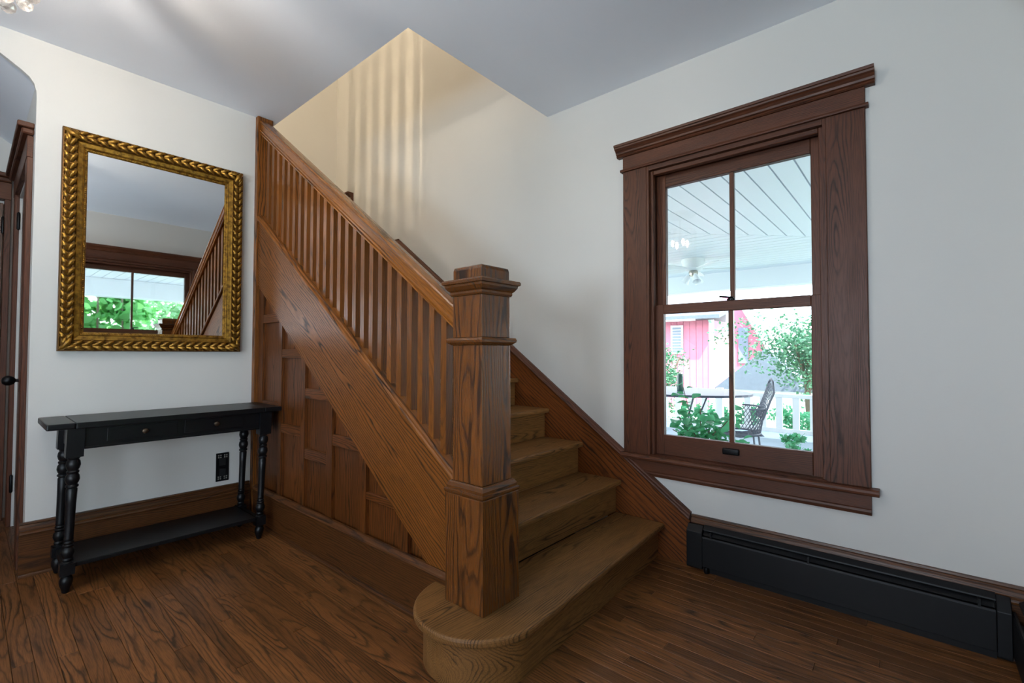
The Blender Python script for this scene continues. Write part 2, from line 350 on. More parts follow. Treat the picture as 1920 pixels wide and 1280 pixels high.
# hall right-hand wall with closet door opening, under the upper flight
bm = bmesh.new(); wall_rects(bm, 'x', 0.210, 0.300, YA+0.10, YW, 0, 2.56, [(3.60, 4.38, 0, 2.10)]); put('wall_hall', bm, M_wall, kind='structure')
bm = bmesh.new()
st = [(1.36, 1.66), (1.36, 1.87)]
zz, xx = 1.87, 1.36
for k_ in range(6):
    zz += 0.185; st.append((xx, zz)); xx -= RUN; st.append((xx, zz))
st += [(-1.6, 2.98), (-1.6, 2.701), (-0.081, 2.701)]
prism(bm, st, 'y', YA+0.0305, YW); put('ceiling_hall', bm, M_ceil, kind='structure')
# ceiling slab with the stair opening
HX, HY = 1.383, 1.868
bm = bmesh.new()
box(bm, XD, HX, YC, YA+0.10, H, H+0.28); box(bm, HX, XB, YC, HY, H, H+0.28)
box(bm, XD, -1.601, YA+0.10, YW, H, H+0.28)
put('ceiling', bm, M_ceil, kind='structure')
bm = bmesh.new(); box(bm, XD-0.2, XB+0.24, YC-0.24, YW+0.2, ZT, ZT+0.1); put('ceiling_upper', bm, M_ceil, kind='structure')
# floor: narrow oak strips
floor = bx('floor', M_void, None, XD, XB, YC, YW, -0.10, -0.0215, b=0, kind='structure')
PW = 0.0572
def plank_mesh(bm, x, y0, y1, dz):
    g = 0.0006; box(bm, x+g, x+PW-g, y0+g, y1-g, -0.021, dz)
rest = bmesh.new(); n = 0
x = XB - PW
while x > XD:
    vis = x > -0.08
    y = YC - random.uniform(0.0, 0.5)
    while y < YW:
        ln = random.choice((0.6, 0.75, 0.9, 1.1, 1.4, 1.7))
        y0, y1 = max(y, YC), min(y+ln, YW)
        lim = YW if x < 0.19 else YA
        if x > 1.34: lim = 1.30
        if y0 < lim-0.01 and y1 - y0 > 0.01:
            y1 = min(y1, lim)
            if vis:
                b2 = bmesh.new(); plank_mesh(b2, x, y0, y1, random.uniform(-0.0006, 0.0)); bev(b2, 0.0010, 1)
                put('plank', b2, floor_w('Y'), floor); n += 1
            else: plank_mesh(rest, x, y0, y1, -0.0003)
        y += ln
    x -= PW
put('planks', rest, floor_w('Y'), floor, kind='stuff')

# ------------------------------------------------------------------ baseboards
def base_run(name, axis, face, out, u0_, u1_, h=0.262, top=True):
    """board + moulded cap + shoe; out = +-1 direction into the room"""
    e = empty(name, ((face, (u0_+u1_)/2, 0) if axis == 'y' else ((u0_+u1_)/2, face, 0)), kind='structure')
    s = out; ax = 'Y' if axis == 'y' else 'X'
    def run(nm, prof):
        bm = bmesh.new(); pts = [(face + s*p[0], p[1]) for p in prof]
        if axis == 'y': # profile in xz, extruded along y
            prism(bm, pts, 'y', u0_, u1_)
        else:
            prism(bm, pts, 'x', u0_, u1_)
        put(nm, bm, base_w(ax), e)
    run('board', [(0, 0), (0.020, 0), (0.020, h-0.062), (0, h-0.062)])
    run('cap', [(0, h-0.0615), (0.030, h-0.0615), (0.032, h-0.054), (0.030, h-0.046), (0.024, h-0.043), (0.024, h-0.036), (0.021, h-0.022), (0.015, h-0.012), (0.017, h-0.008), (0.015, h), (0, h)])
    run('shoe', [(0.0205, 0), (0.036, 0), (0.035, 0.008), (0.031, 0.014), (0.0205, 0.018)])
    return e
base_run('baseboard_left', 'x', YA, -1, 0.190, 1.243)
base_run('baseboard_right', 'y', XB, -1, YC, 0.914)
base_run('baseboard_rear', 'x', YC, 1, XD, XB-0.04)

# ------------------------------------------------------------------ windows
def window(name, org, ex, ey, half, label, lock=True, clip=None):
    """org: middle of the opening at floor level on the room face; ex: along the wall, ey: into the wall (outwards)"""
    ex, ey = Vector(ex), Vector(ey); org = Vector(org)
    e = empty(name, org, kind='structure'); e['label'] = label
    ax = 'X' if abs(ex.x) > 0.5 else 'Y'
    def T(bm):
        for v in bm.verts:
            p = v.co.copy(); v.co = org + ex*p.x + ey*p.y + Vector((0, 0, p.z))
    def B(nm, a0, a1, d0, d1, z0, z1, mat, par=None, b=0.0025):
        bm = bmesh.new(); box(bm, a0, a1, d0, d1, z0, z1)
        if b: bev(bm, b, 1)
        T(bm); return put(nm, bm, mat, par or e)
    def R(nm, prof, a0, a1, mat, par=None):       # profile (d, z) along ex
        bm = bmesh.new(); prism(bm, prof, 'x', a0, a1); T(bm); return put(nm, bm, mat, par or e)
    cw = 0.145; zs, zh = 0.540, 2.172
    for s in (-1, 1):
        lo, hi = sorted((s*half, s*(half+cw)))
        B('side_casing', lo, hi, -0.022, 0, zs, zh, case_w('Z'))
    O = half + cw
    R('fillet_molding', [(0, zh), (-0.034, zh), (-0.037, zh+0.006), (-0.034, zh+0.014), (0, zh+0.014)], -O-0.012, O+0.012, case_w(ax))
    B('frieze_board', -O, O, -0.024, 0, zh+0.0145, 2.262, case_w(ax))
    R('crown_molding', [(0, 2.2625), (-0.028, 2.2625), (-0.034, 2.268), (-0.032, 2.275), (-0.040, 2.279), (-0.043, 2.288), (-0.052, 2.298), (-0.062, 2.304), (-0.064, 2.312), (-0.070, 2.314), (-0.072, 2.326), (0, 2.326)], -O-0.035, O+0.035, case_w(ax))
    # stool and apron
    stl, str_ = -O-0.028, O+0.028
    apl, apr = -O, O
    if clip: stl = clip[0]
    bm = bmesh.new(); prism(bm, [(0.05, 0.512), (-0.050, 0.512), (-0.057, 0.518), (-0.059, 0.526), (-0.056, 0.535), (-0.050, 0.540), (0.05, 0.540)], 'x', stl, str_)
    # stool only reaches into the opening between the jambs
    for v in bm.verts:
        if v.co.y > 0: v.co.y = -0.0005
    T(bm); put('stool', bm, case_w(ax), e)
    B('inner_sill', -half+0.001, half-0.001, 0.0, 0.13, 0.531, 0.541, case_w(ax), b=0)
    prof = [(0, 0.512), (-0.020, 0.512), (-0.020, 0.452), (-0.028, 0.449), (-0.030, 0.440), (-0.024, 0.434), (-0.020, 0.424), (0, 0.424)]
    bm = bmesh.new(); prism(bm, prof, 'x', apl, apr)
    if clip:
        for v in bm.verts:
            if v.co.x < 0: v.co.x = clip[1] + (0.512 - v.co.z) * clip[2]
    T(bm); put('apron', bm, case_w(ax), e)
    # jambs and stops
    for s in (-1, 1):
        lo, hi = sorted((s*half, s*(half-0.012))); B('jamb', lo, hi, -0.018, 0.20, 0.5415, 2.1712, case_w('Z'), b=0)
        lo, hi = sorted((s*(half-0.0125), s*(half-0.030))); B('stop_bead', lo, hi, 0.004, 0.036, 0.5415, 2.146, case_w('Z'))
    B('head_jamb', -half+0.013, half-0.013, -0.018, 0.20, 2.147, 2.1712, case_w(ax), b=0)
    B('head_stop', -half+0.031, half-0.031, 0.004, 0.036, 2.122, 2.146, case_w(ax))
    # sashes
    w = half - 0.014
    def sash(nm, d0, d1, z0, z1, bot, top):
        se = empty(nm, org + ey*((d0+d1)/2) + Vector((0, 0, z0)), parent=e)
        sw = 0.058
        for s in (-1, 1):
            lo, hi = sorted((s*w, s*(w-sw))); B('stile', lo, hi, d0, d1, z0, z1, case_w('Z'), se)
        B('bottom_rail', -w+sw, w-sw, d0, d1, z0, z0+bot, case_w(ax), se)
        B('top_rail', -w+sw, w-sw, d0, d1, z1-top, z1, case_w(ax), se)
        B('muntin', -0.011, 0.011, d0+0.004, d1-0.004, z0+bot, z1-top, case_w('Z'), se)
        for s in (-1, 1):
            lo, hi = sorted((s*0.0115, s*(w-sw)))
            bm = bmesh.new(); dm = (d0+d1)/2 + 0.004; box(bm, lo, hi, dm, dm+0.003, z0+bot, z1-top); T(bm); put('pane', bm, M_glass, se)
        return se
    us = sash('upper_sash', 0.075, 0.110, 1.335, 2.1465, 0.048, 0.0845)
    ls = sash('lower_sash', 0.038, 0.073, 0.542, 1.383, 0.110, 0.052)
    if lock:
        bm = bmesh.new()
        lathe(bm, [(0.020, 1.3835), (0.020, 1.392), (0.012, 1.397), (0.010, 1.403)], 0.0, 0.055, 14)
        tube(bm, [(0.0, 0.055, 1.400), (-0.025, 0.050, 1.403), (-0.055, 0.042, 1.407)], 0.005, 8); T(bm)
        put('sash_lock', bm, M_iron, ls, smooth=True)
        bm = bmesh.new(); box(bm, -0.040, 0.040, 0.016, 0.038, 0.592, 0.624); bev(bm, 0.007, 3); T(bm)
        put('sash_lift', bm, M_iron, ls, smooth=True)
    return e
window('window_1', (XB, (WB[0]+WB[1])/2, 0), (0, -1, 0), (1, 0, 0), (WB[1]-WB[0])/2,
       'double-hung oak window with dark wood casing above the radiator, porch beyond', clip=(-0.577, -0.530, 1.40))
window('window_2', ((WC[0]+WC[1])/2, YC, 0), (-1, 0, 0), (0, -1, 0), (WC[1]-WC[0])/2,
       'wide oak window seen only in the gilt mirror')
# unseen windows behind the camera, added to let light in: frames and panes
def plain_window(name, axis, face, u0_, u1_, z0, z1, mull):
    e = empty(name, ((face, (u0_+u1_)/2, z0) if axis == 'x' else ((u0_+u1_)/2, face, z0)), kind='structure')
    def B(nm, a, b, c, d, t0, t1, mat):
        if axis == 'x': bx(nm, mat, e, face+t0, face+t1, a, b, c, d)
        else: bx(nm, mat, e, a, b, face+t0, face+t1, c, d)
    f = 0.05
    B('frame', u0_, u0_+f, z0, z1, -0.12, -0.06, case_w('Z')); B('frame', u1_-f, u1_, z0, z1, -0.12, -0.06, case_w('Z'))
    B('rail', u0_+f, u1_-f, z0, z0+f, -0.12, -0.06, case_w('X')); B('rail', u0_+f, u1_-f, z1-f, z1, -0.12, -0.06, case_w('X'))
    for m in mull: B('mullion', m-0.03, m+0.03, z0+f, z1-f, -0.12, -0.06, case_w('Z'))
    ed = [u0_+f] + [v for m in mull for v in (m-0.03, m+0.03)] + [u1_-f]
    for a, b in zip(ed[::2], ed[1::2]): B('pane', a, b, z0+f, z1-f, -0.094, -0.090, M_glass)
    for a, b in ((u0_-0.13, u0_), (u1_, u1_+0.13)): B('casing', a, b, z0-0.1, z1, 0.0, 0.02, case_w('Z'))
    B('head_casing', u0_-0.15, u1_+0.15, z1, z1+0.15, 0.0, 0.03, case_w('X')); B('apron', u0_-0.15, u1_+0.15, z0-0.1, z0, 0.0, 0.035, case_w('X'))
plain_window('added_window_3', 'x', XD, -0.20, 0.98, 0.55, 2.15, (0.39,))
plain_window('added_window_4', 'y', YC, -2.0, -0.8, 0.35, 2.15, (-1.4,))

# ------------------------------------------------------------------ staircase
stairs = empty('staircase', (1.9, 2.2, 0), 'oak staircase with square balusters, panelled side and square newel post', 'staircase')
XS0, XS1 = 1.300, XB - 0.032
NT = 9
for i in range(NT):
    z = RISE*(i+1); yn = Y1 + RUN*i; yr = yn + 0.036
    if i == 0:
        # bullnose starting step around the newel
        cx, cy, r = 1.275, 1.243, 0.250
        def outline(r, yf, xr, yb):
            p = [(xr, yb), (xr, yf+0.062)]
            a0 = -pi/2
            a1 = -pi - math.acos(0.055/r) + 0.0
            a1 = -(pi + (pi/2 - math.asin((cx-1.243)/r)))
            n_ = 26
            # arc from straight front (angle -90) clockwise to the panelled side
            for k in range(n_+1):
                a = a0 + (a1 - a0)*k/n_
                p.append((cx + r*cos(a), cy + r*sin(a)))
            p.append((1.302, p[-1][1])); p.append((1.302, yb)); return p
        bm = bmesh.new(); prism(bm, outline(r, cy-r, XS1, yr+RUN), 'z', z-0.030, z)
        bmesh.ops.recalc_face_normals(bm, faces=bm.faces[:])
        es = [e for e in bm.edges if len(e.link_faces) == 2 and e.calc_face_angle(0) > 1.2 and abs(e.verts[0].co.z-e.verts[1].co.z) < 1e-5]
        bmesh.ops.bevel(bm, geom=es, offset=0.010, segments=3, affect='EDGES', profile=0.5)
        put('tread', bm, tread_w('X'), stairs)
        bm = bmesh.new(); prism(bm, outline(r-0.036, cy-r+0.036, XS1, yr+0.05), 'z', 0.0, z-0.0305); put('riser', bm, tread_w('X'), stairs)
    else:
        bm = bmesh.new()
        prism(bm, [(yn+0.010, z-0.030), (yn+0.002, z-0.025), (yn, z-0.015), (yn+0.002, z-0.005), (yn+0.010, z), (yr+RUN, z), (yr+RUN, z-0.030)], 'x', XS0, XS1)
        put('tread', bm, tread_w('X'), stairs)
        bx('riser', tread_w('X'), stairs, XS0, XS1, yr, yr+0.018, RISE*i+0.0005, z-0.0305, b=0)
zl = RISE*10
bx('riser', tread_w('X'), stairs, XS0, XS1, Y1+RUN*9+0.036, Y1+RUN*9+0.054, RISE*9+0.0005, zl-0.0305, b=0)
bx('landing', tread_w('X'), stairs, 1.37, XS1, Y1+RUN*9, YW-0.002, zl-0.030, zl, b=0.006)
# wall skirt with cap
def skz(y): return 0.557 + 0.714*(y - 1.327)
bm = bmesh.new(); prism(bm, [(0.918, 0.0), (0.918, skz(0.918)-0.030), (3.511, skz(3.511)-0.030), (3.511, 1.55), (3.30, 1.50), (1.20, 0.0)], 'x', XB-0.024, XB-0.0005)
put('skirt_board', bm, skirt_w('Y'), stairs, rx=ANG)
def sloped(bm, prof, y0, y1, zf):
    """prof: (x, dz) outline swept up the slope between y0 and y1 above the line zf(y)"""
    A = [bm.verts.new((p[0], y0, zf(y0)+p[1])) for p in prof]; B = [bm.verts.new((p[0], y1, zf(y1)+p[1])) for p in prof]
    bm.faces.new(A); bm.faces.new(B[::-1]); k = len(prof)
    for i in range(k): bm.faces.new((A[i], B[i], B[(i+1) % k], A[(i+1) % k]))
bm = bmesh.new(); sloped(bm, [(XB, -0.0295), (XB-0.040, -0.0295), (XB-0.044, -0.022), (XB-0.040, -0.014), (XB-0.030, -0.010), (XB-0.026, -0.002), (XB-0.018, 0.006), (XB, 0.006)], 0.918, 3.511, skz)
put('skirt_cap', bm, case_w('Y'), stairs, rx=ANG)
# landing baseboard
base_run('baseboard_landing', 'y', XB, -1, 3.52, YW).location.z += zl
# outer stringer
XF = 1.266
def strz(y): return 0.640 + 0.716*(y - 1.440)          # top of the outer stringer board
def strb(y): return 0.834 + 0.742*(y - 2.357)
YE = 3.332
bm = bmesh.new(); prism(bm, [(1.352, strz(1.352)), (1.352, 0.236), (strb(1.376) and 1.551, 0.236), (YE, strb(YE)), (YE, strz(YE))], 'x', XF, XF+0.034)
put('stringer', bm, stair_w('Y'), stairs, rx=ANG)
bm = bmesh.new(); sloped(bm, [(XF+0.046, 0.0005), (XF-0.012, 0.0005), (XF-0.018, 0.008), (XF-0.018, 0.020), (XF-0.012, 0.026), (XF-0.004, 0.028), (XF, 0.036), (XF+0.046, 0.036)], 1.342, YE, strz)
bev(bm, 0.002, 1); put('stringer_cap', bm, stair_w('Y'), stairs, rx=ANG)
# balusters
def railz(y): return 1.223 + 0.7095*(y - 1.431)        # lower edge of the hand rail
for k in range(24):
    y = 1.462 + 0.0767*k; x0 = 1.285; hw = 0.0165; d = 0.036
    if y + 2*hw > YE: break
    bm = bmesh.new(); v = box(bm, x0, x0+d, y, y+2*hw, 0, 1)
    for q in v: q.co.z = (railz(q.co.y)+0.004) if q.co.z > 0.5 else strz(q.co.y)+0.034
    put('baluster', bm, baluster_w('Z'), stairs)
# hand rail
rail = None
bm = bmesh.new(); sloped(bm, [(1.345, 0.0), (1.275, 0.0), (1.269, 0.004), (1.269, 0.013), (1.275, 0.018), (1.275, 0.022), (1.345, 0.022)], 1.336, YE, railz)
shoe = put('rail_fillet', bm, rail_w('Y'), stairs, rx=ANG)
bm = bmesh.new(); sloped(bm, [(1.338, 0.0225), (1.270, 0.0225), (1.264, 0.027), (1.264, 0.036), (1.270, 0.041), (1.270, 0.080), (1.265, 0.084), (1.263, 0.090), (1.266, 0.097), (1.274, 0.101), (1.302, 0.104), (1.328, 0.101), (1.335, 0.096), (1.337, 0.088), (1.332, 0.080)], 1.336, YE, railz)
put('handrail', bm, rail_w('Y'), stairs, rx=ANG)
# half newel against the mirror wall
bm = bmesh.new(); box(bm, 1.250, 1.350, YE, YA-0.0005, 0.0, H-0.001); bev(bm, 0.003, 1); put('wall_post', bm, stair_w('Z'), stairs)
# spandrel panelling: field, stiles, rails
XP = 1.282
bm = bmesh.new(); prism(bm, [(1.40, 0.0), (YE, 0.0), (YE, strb(YE)), (1.40, max(0.12, strb(1.40)))], 'x', XP+0.020, XP+0.030); put('backing', bm, panel_w('Z'), stairs)
bays = [(3.020, 3.262), (2.720, 2.975), (2.413, 2.666), (2.092, 2.354), (1.757, 2.030), (1.500, 1.695)]
stl = [(3.262, YE), (2.975, 3.020), (2.666, 2.720), (2.354, 2.413), (2.030, 2.092), (1.695, 1.757)]
def top_at(y): return strb(y) + 0.012
for a, b in stl:
    bm = bmesh.new(); v = box(bm, XP-0.006, XP+0.0195, a, b, 0, 1)
    for q in v: q.co.z = min(top_at(q.co.y), 1.60) if q.co.z > 0.5 else 0.205
    put('stile', bm, panel_w('Z'), stairs)
rails = [(0, 1.300, 1.356), (1, 1.075, 1.129), (2, 0.846, 0.902), (3, 0.618, 0.675), (4, 0.402, 0.436), (1, 0.618, 0.674), (2, 0.503, 0.561), (0, 0.740, 0.796)]
for k, z0, z1 in rails:
    a, b = bays[k]; bx('rail', panel_w('Y'), stairs, XP-0.005, XP+0.0195, a, b, z0, z1)
for k, (a, b) in enumerate(bays):
    zs = sorted([(z0, z1) for kk, z0, z1 in rails if kk == k]); lo = 0.205
    cuts = []
    for z0, z1 in zs: cuts.append((lo, z0)); lo = z1
    cuts.append((lo, None))
    for lo_, hi_ in cuts:
        bm = bmesh.new(); v = box(bm, XP+0.014, XP+0.0198, a, b, 0, 1)
        for q in v: q.co.z = (hi_ if hi_ else max(lo_+0.01, top_at(q.co.y))) if q.co.z > 0.5 else lo_
        put('panel', bm, panel_w('Z'), stairs)
# spandrel base
bm = bmesh.new(); box(bm, 1.256, XP+0.009, 1.352, YE, 0.0, 0.204); put('base_board', bm, base_w('Y'), stairs)
bm = bmesh.new(); prism(bm, [(1.250, 0.2045), (1.247, 0.212), (1.250, 0.220), (1.256, 0.224), (1.264, 0.234), (XP-0.0065, 0.236), (XP-0.0065, 0.2045)], 'y', 1.352, YE); put('base_cap', bm, base_w('Y'), stairs)
bm = bmesh.new(); prism(bm, [(1.2555, 0.0), (1.238, 0.0), (1.239, 0.010), (1.245, 0.017), (1.2555, 0.020)], 'y', 1.49, YE); put('base_shoe', bm, base_w('Y'), stairs)
# newel post (sub-parts), very slightly out of plumb as in the photograph
NX, NY = 1.287, 1.252
newel = empty('newel_post', (NX, NY, RISE), parent=stairs)
def sq(nm, levels, ax='Z', bevw=0.0):
    bm = bmesh.new(); rings = []
    for h, z in levels: rings.append([bm.verts.new((NX+sx*h, NY+sy*h, z if z < 0.5 else 1.106+(z-1.106)*0.98)) for sx, sy in ((-1,-1),(1,-1),(1,1),(-1,1))])
    for a, b in zip(rings, rings[1:]):
        for k in range(4): bm.faces.new((a[k], a[(k+1)%4], b[(k+1)%4], b[k]))
    bm.faces.new(rings[0][::-1]); bm.faces.new(rings[-1])
    if bevw: bev(bm, bevw, 2)
    return put(nm, bm, newel_w(ax), newel)
sq('base_block', [(0.0985, RISE+0.001), (0.0985, 0.578)], bevw=0.003)
sq('base_molding', [(0.0985, 0.5785), (0.1015, 0.586), (0.1015, 0.592), (0.094, 0.596), (0.094, 0.606), (0.088, 0.618), (0.084, 0.622), (0.078, 0.622)], 'X')
sq('shaft', [(0.0775, 0.6225), (0.0765, 1.137)], bevw=0.002)
sq('neck_molding', [(0.080, 1.1375), (0.086, 1.142), (0.094, 1.148), (0.0955, 1.156), (0.092, 1.164), (0.080, 1.1655)], 'X')
sq('neck', [(0.0765, 1.166), (0.0765, 1.325)], bevw=0.002)
sq('cap_molding', [(0.080, 1.3255), (0.084, 1.332), (0.083, 1.340), (0.090, 1.346), (0.098, 1.358), (0.099, 1.366), (0.106, 1.369), (0.1075, 1.378), (0.104, 1.384), (0.080, 1.3845)], 'X')
sq('cap_block', [(0.0755, 1.385), (0.0755, 1.422), (0.073, 1.434), (0.060, 1.439)], 'Z', 0.003)
newel.rotation_euler = (-0.004, -0.006, 0.0)
# landing window casing corner glimpsed above the rail
e = empty('window_5', (XB, 4.45, zl), kind='structure'); e['label'] = 'dark wood casing of the low landing window'
bm = bmesh.new(); prism(bm, [(XB, 2.60), (XB-0.026, 2.60), (XB-0.030, 2.68), (XB-0.050, 2.705), (XB-0.062, 2.712), (XB-0.064, 2.726), (XB, 2.726)], 'y', 4.30, YW-0.002); put('head_casing', bm, case_w('Y'), e)
bx('side_casing', case_w('Z'), e, XB-0.024, XB, 4.33, 4.45, zl+0.27, 2.599); 
bx('sash', case_w('Y'), e, XB-0.012, XB, 4.451, YW-0.002, zl+0.27, 2.599)

# ------------------------------------------------------------------ upper railing and half wall (unseen, added to cut the lamp light into stripes)
up = empty('added_stripe_railing', (HX-0.05, 2.6, H+0.28), 'unseen oak railing added upstairs to stripe the lamp light', 'railing')
bx('added_light_block', M_wall, None, HX-0.09, HX-0.02, 1.87, 2.87, H+0.28, 3.84, b=0, kind='structure')  # added out of view to keep lamp light off the nearer stair wall
for k in range(6):
    y = 2.90 + k*0.098; bx('baluster', stair_w('Z'), up, HX-0.07, HX-0.034, y, y+0.034, H+0.281, 3.76, b=0)
bx('handrail', stair_w('Y'), up, HX-0.085, HX-0.02, 2.871, YA+0.05, 3.761, 3.84)

# ------------------------------------------------------------------ console table
SHX = 0.022
tab = empty('console_table', (0.76, 3.15, 0), 'narrow black console table with turned legs and two drawers under the gilt mirror', 'table')
TX0, TX1, TY0, TY1, TZ = 0.243, 1.270, 2.948, 3.330, 0.780
def shear(bm):
    for v in bm.verts: v.co.x -= SHX*(1 - v.co.z/TZ)
def tb(nm, x0, x1, y0, y1, z0, z1, par=tab, b=0.003, mat=None):
    bm = bmesh.new(); box(bm, x0, x1, y0, y1, z0, z1)
    if b: bev(bm, b, 2)
    shear(bm); return put(nm, bm, mat or M_black, par)
tb('tabletop', TX0+0.0995, TX1-0.0995, TY0, TY1, TZ-0.028, TZ)
tb('tabletop_end', TX0, TX0+0.098, TY0, TY1, TZ-0.028, TZ, b=0.006); tb('tabletop_end', TX1-0.098, TX1, TY0, TY1, TZ-0.028, TZ, b=0.006)
LX0, LX1, LY0, LY1 = 0.345, 1.186, 2.990, 3.290
AP0 = 0.652
tb('apron', LX0+0.032, LX1-0.032, LY0-0.012, LY0+0.010, AP0, TZ-0.0285)
tb('apron', LX0+0.032, LX1-0.032, LY1-0.010, LY1+0.012, AP0, TZ-0.0285)
tb('apron', LX0-0.012, LX0+0.010, LY0+0.032, LY1-0.032, AP0, TZ-0.0285); tb('apron', LX1-0.010, LX1+0.012, LY0+0.032, LY1-0.032, AP0, TZ-0.0285)
tb('apron_bead', LX0+0.033, LX1-0.033, LY0-0.018, LY0-0.0125, AP0, AP0+0.010, b=0.002)
for a, b in ((0.458, 0.745), (0.776, 1.066)):
    d = tb('drawer', a, b, LY0-0.017, LY0-0.0125, 0.677, 0.742, b=0.002)
    bm = bmesh.new(); mx = (a+b)/2; lathe(bm, [(0.006, 0), (0.006, 0.012), (0.013, 0.016), (0.0145, 0.022), (0.012, 0.028), (0.004, 0.031)], 0, 0, 16)
    for v in bm.verts: v.co = Vector((mx + v.co.x - SHX*0.1, LY0-0.0172-v.co.z, 0.712 + v.co.y))
    put('knob', bm, M_bronze, d, smooth=True)
legp = [(0.010, 0.0), (0.014, 0.004), (0.018, 0.020), (0.024, 0.034), (0.027, 0.048), (0.026, 0.062), (0.021, 0.072), (0.018, 0.076), (0.024, 0.080), (0.024, 0.084)]
legp2 = [(0.024, 0.134), (0.024, 0.138), (0.017, 0.143), (0.021, 0.148), (0.021, 0.153), (0.017, 0.158), (0.023, 0.168), (0.0275, 0.182), (0.025, 0.196), (0.018, 0.206), (0.022, 0.211), (0.022, 0.216), (0.017, 0.221), (0.021, 0.226), (0.021, 0.231), (0.017, 0.236), (0.020, 0.241), (0.0185, 0.248), (0.0205, 0.40), (0.0225, 0.470), (0.019, 0.476), (0.026, 0.482), (0.026, 0.488), (0.020, 0.494), (0.025, 0.502), (0.029, 0.516), (0.027, 0.532), (0.021, 0.542), (0.025, 0.547), (0.025, 0.553), (0.020, 0.558), (0.025, 0.566), (0.0295, 0.582), (0.027, 0.598), (0.021, 0.608), (0.025, 0.613), (0.025, 0.620)]
for lx in (LX0, LX1):
    for ly in (LY0, LY1):
        bm = bmesh.new(); lathe(bm, [(r_*0.92, z_) for r_, z_ in legp], lx, ly, 28); lathe(bm, [(r_*0.92, z_) for r_, z_ in legp2], lx, ly, 28)
        box(bm, lx-0.026, lx+0.026, ly-0.026, ly+0.026, 0.084, 0.134)
        box(bm, lx-0.031, lx+0.031, ly-0.031, ly+0.031, 0.620, TZ-0.0285)
        shear(bm); put('leg', bm, M_black, tab, smooth=True)
tb('shelf', LX0+0.027, LX1-0.027, LY0-0.014, LY1+0.014, 0.112, 0.132)
for lx in (LX0, LX1): tb('shelf_rail', lx-0.012, lx+0.012, LY0+0.027, LY1-0.027, 0.094, 0.124)

# ------------------------------------------------------------------ gilt mirror
MX0, MX1, MZ0, MZ1 = 0.306, 1.168, 1.112, 2.282
mir = empty('wall_mirror', ((MX0+MX1)/2, YA, (MZ0+MZ1)/2), 'rectangular mirror in an ornate carved gilt frame hanging above the black table', 'mirror')
def loop(bm, prof):
    """prof: (inset from outer edge, depth off the wall); mitred rectangle"""
    rings = []
    for i_, d in prof:
        rings.append([bm.verts.new((x, YA-d, z)) for x, z in ((MX0+i_, MZ0+i_), (MX1-i_, MZ0+i_), (MX1-i_, MZ1-i_), (MX0+i_, MZ1-i_))])
    for a, b in zip(rings, rings[1:]):
        for k in range(4): bm.faces.new((a[k], a[(k+1)%4], b[(k+1)%4], b[k]))
bm = bmesh.new(); loop(bm, [(0.0, 0.002), (0.0, 0.030), (0.003, 0.036), (0.007, 0.037), (0.012, 0.033), (0.022, 0.037), (0.034, 0.037), (0.045, 0.032), (0.050, 0.035), (0.055, 0.035), (0.057, 0.030)])
fr_out = put('carved_molding', bm, M_goldark, mir, smooth=True)
bm = bmesh.new(); loop(bm, [(0.0572, 0.010), (0.0572, 0.031), (0.060, 0.034), (0.063, 0.031), (0.082, 0.027), (0.083, 0.022)])
put('flat_band', bm, M_gold, mir)
bm = bmesh.new(); loop(bm, [(0.0832, 0.010), (0.0832, 0.026), (0.086, 0.029), (0.089, 0.026), (0.090, 0.022), (0.098, 0.020), (0.100, 0.017), (0.104, 0.012)])
put('inner_molding', bm, M_gold, mir)
bm = bmesh.new(); box(bm, MX0+0.10, MX1-0.10, YA-0.014, YA-0.010, MZ0+0.10, MZ1-0.10); put('mirror_glass', bm, M_mirror, mir)
# carved leaves: one leaf, copied round the frame
def leaf_mesh(L_, w, curl):
    bm = bmesh.new(); n1, n2 = 7, 4; g = []
    for i in range(n1+1):
        t = i/n1; half = w*(sin(pi*min(1, t*0.92+0.08))**0.7)*(1+0.22*sin(t*pi*5))
        row = []
        for j in range(-n2, n2+1):
            s = j/n2
            row.append(bm.verts.new((t*L_ + 0.25*L_*abs(s)*t*0.4, half*s + curl*t*t*L_, 0.008*(1-s*s)*(0.5+0.5*cos(6*s)**2) + 0.014*sin(pi*t*0.85) - 0.002*abs(s))))
        g.append(row)
    for a, b in zip(g, g[1:]):
        for j in range(2*n2): bm.faces.new((a[j], a[j+1], b[j+1], b[j]))
    for f in bm.faces: f.smooth = True
    me = bpy.data.meshes.new('acanthus_leaf'); bm.to_mesh(me); bm.free(); me.materials.append(M_gold); return me
LA, LB = leaf_mesh(0.050, 0.0105, 0.20), leaf_mesh(0.050, 0.0105, -0.20)
def add_leaf(me, x, z, ang, d=0.041, s=1.0):
    o = bpy.data.objects.new('acanthus_leaf', me); COL.objects.link(o); o.parent = fr_out
    # local x -> direction ang in the wall plane, local z -> off the wall (-Y)
    ca, sa = cos(ang), sin(ang)
    R = Matrix(((ca, -sa, 0), (0, 0, -1), (sa, ca, 0)))
    o.rotation_euler = R.to_euler(); o.scale = (s, s, s)
    o.location = Vector((x, YA-d, z)) - WLOC[fr_out]
st_ = 0.0415; mid = 0.027
def side_leaves(p0, p1, inward):
    p0, p1 = Vector(p0), Vector(p1); d = (p1-p0); ln = d.length; d.normalize(); nn = int(ln/st_); a = atan2(d.y, d.x)
    for k in range(nn):
        p = p0 + d*(ln*k/nn)
        sg = 1 if d.x*inward.y - d.y*inward.x > 0 else -1
        o1 = p + inward*(mid+0.000); o2 = p + inward*(mid+0.004)
        add_leaf(LB if sg > 0 else LA, o1.x, o1.y, a-0.20*sg, 0.0385); add_leaf(LA if sg > 0 else LB, o2.x, o2.y, a+0.34*sg, 0.0395)
c_ = 0.05
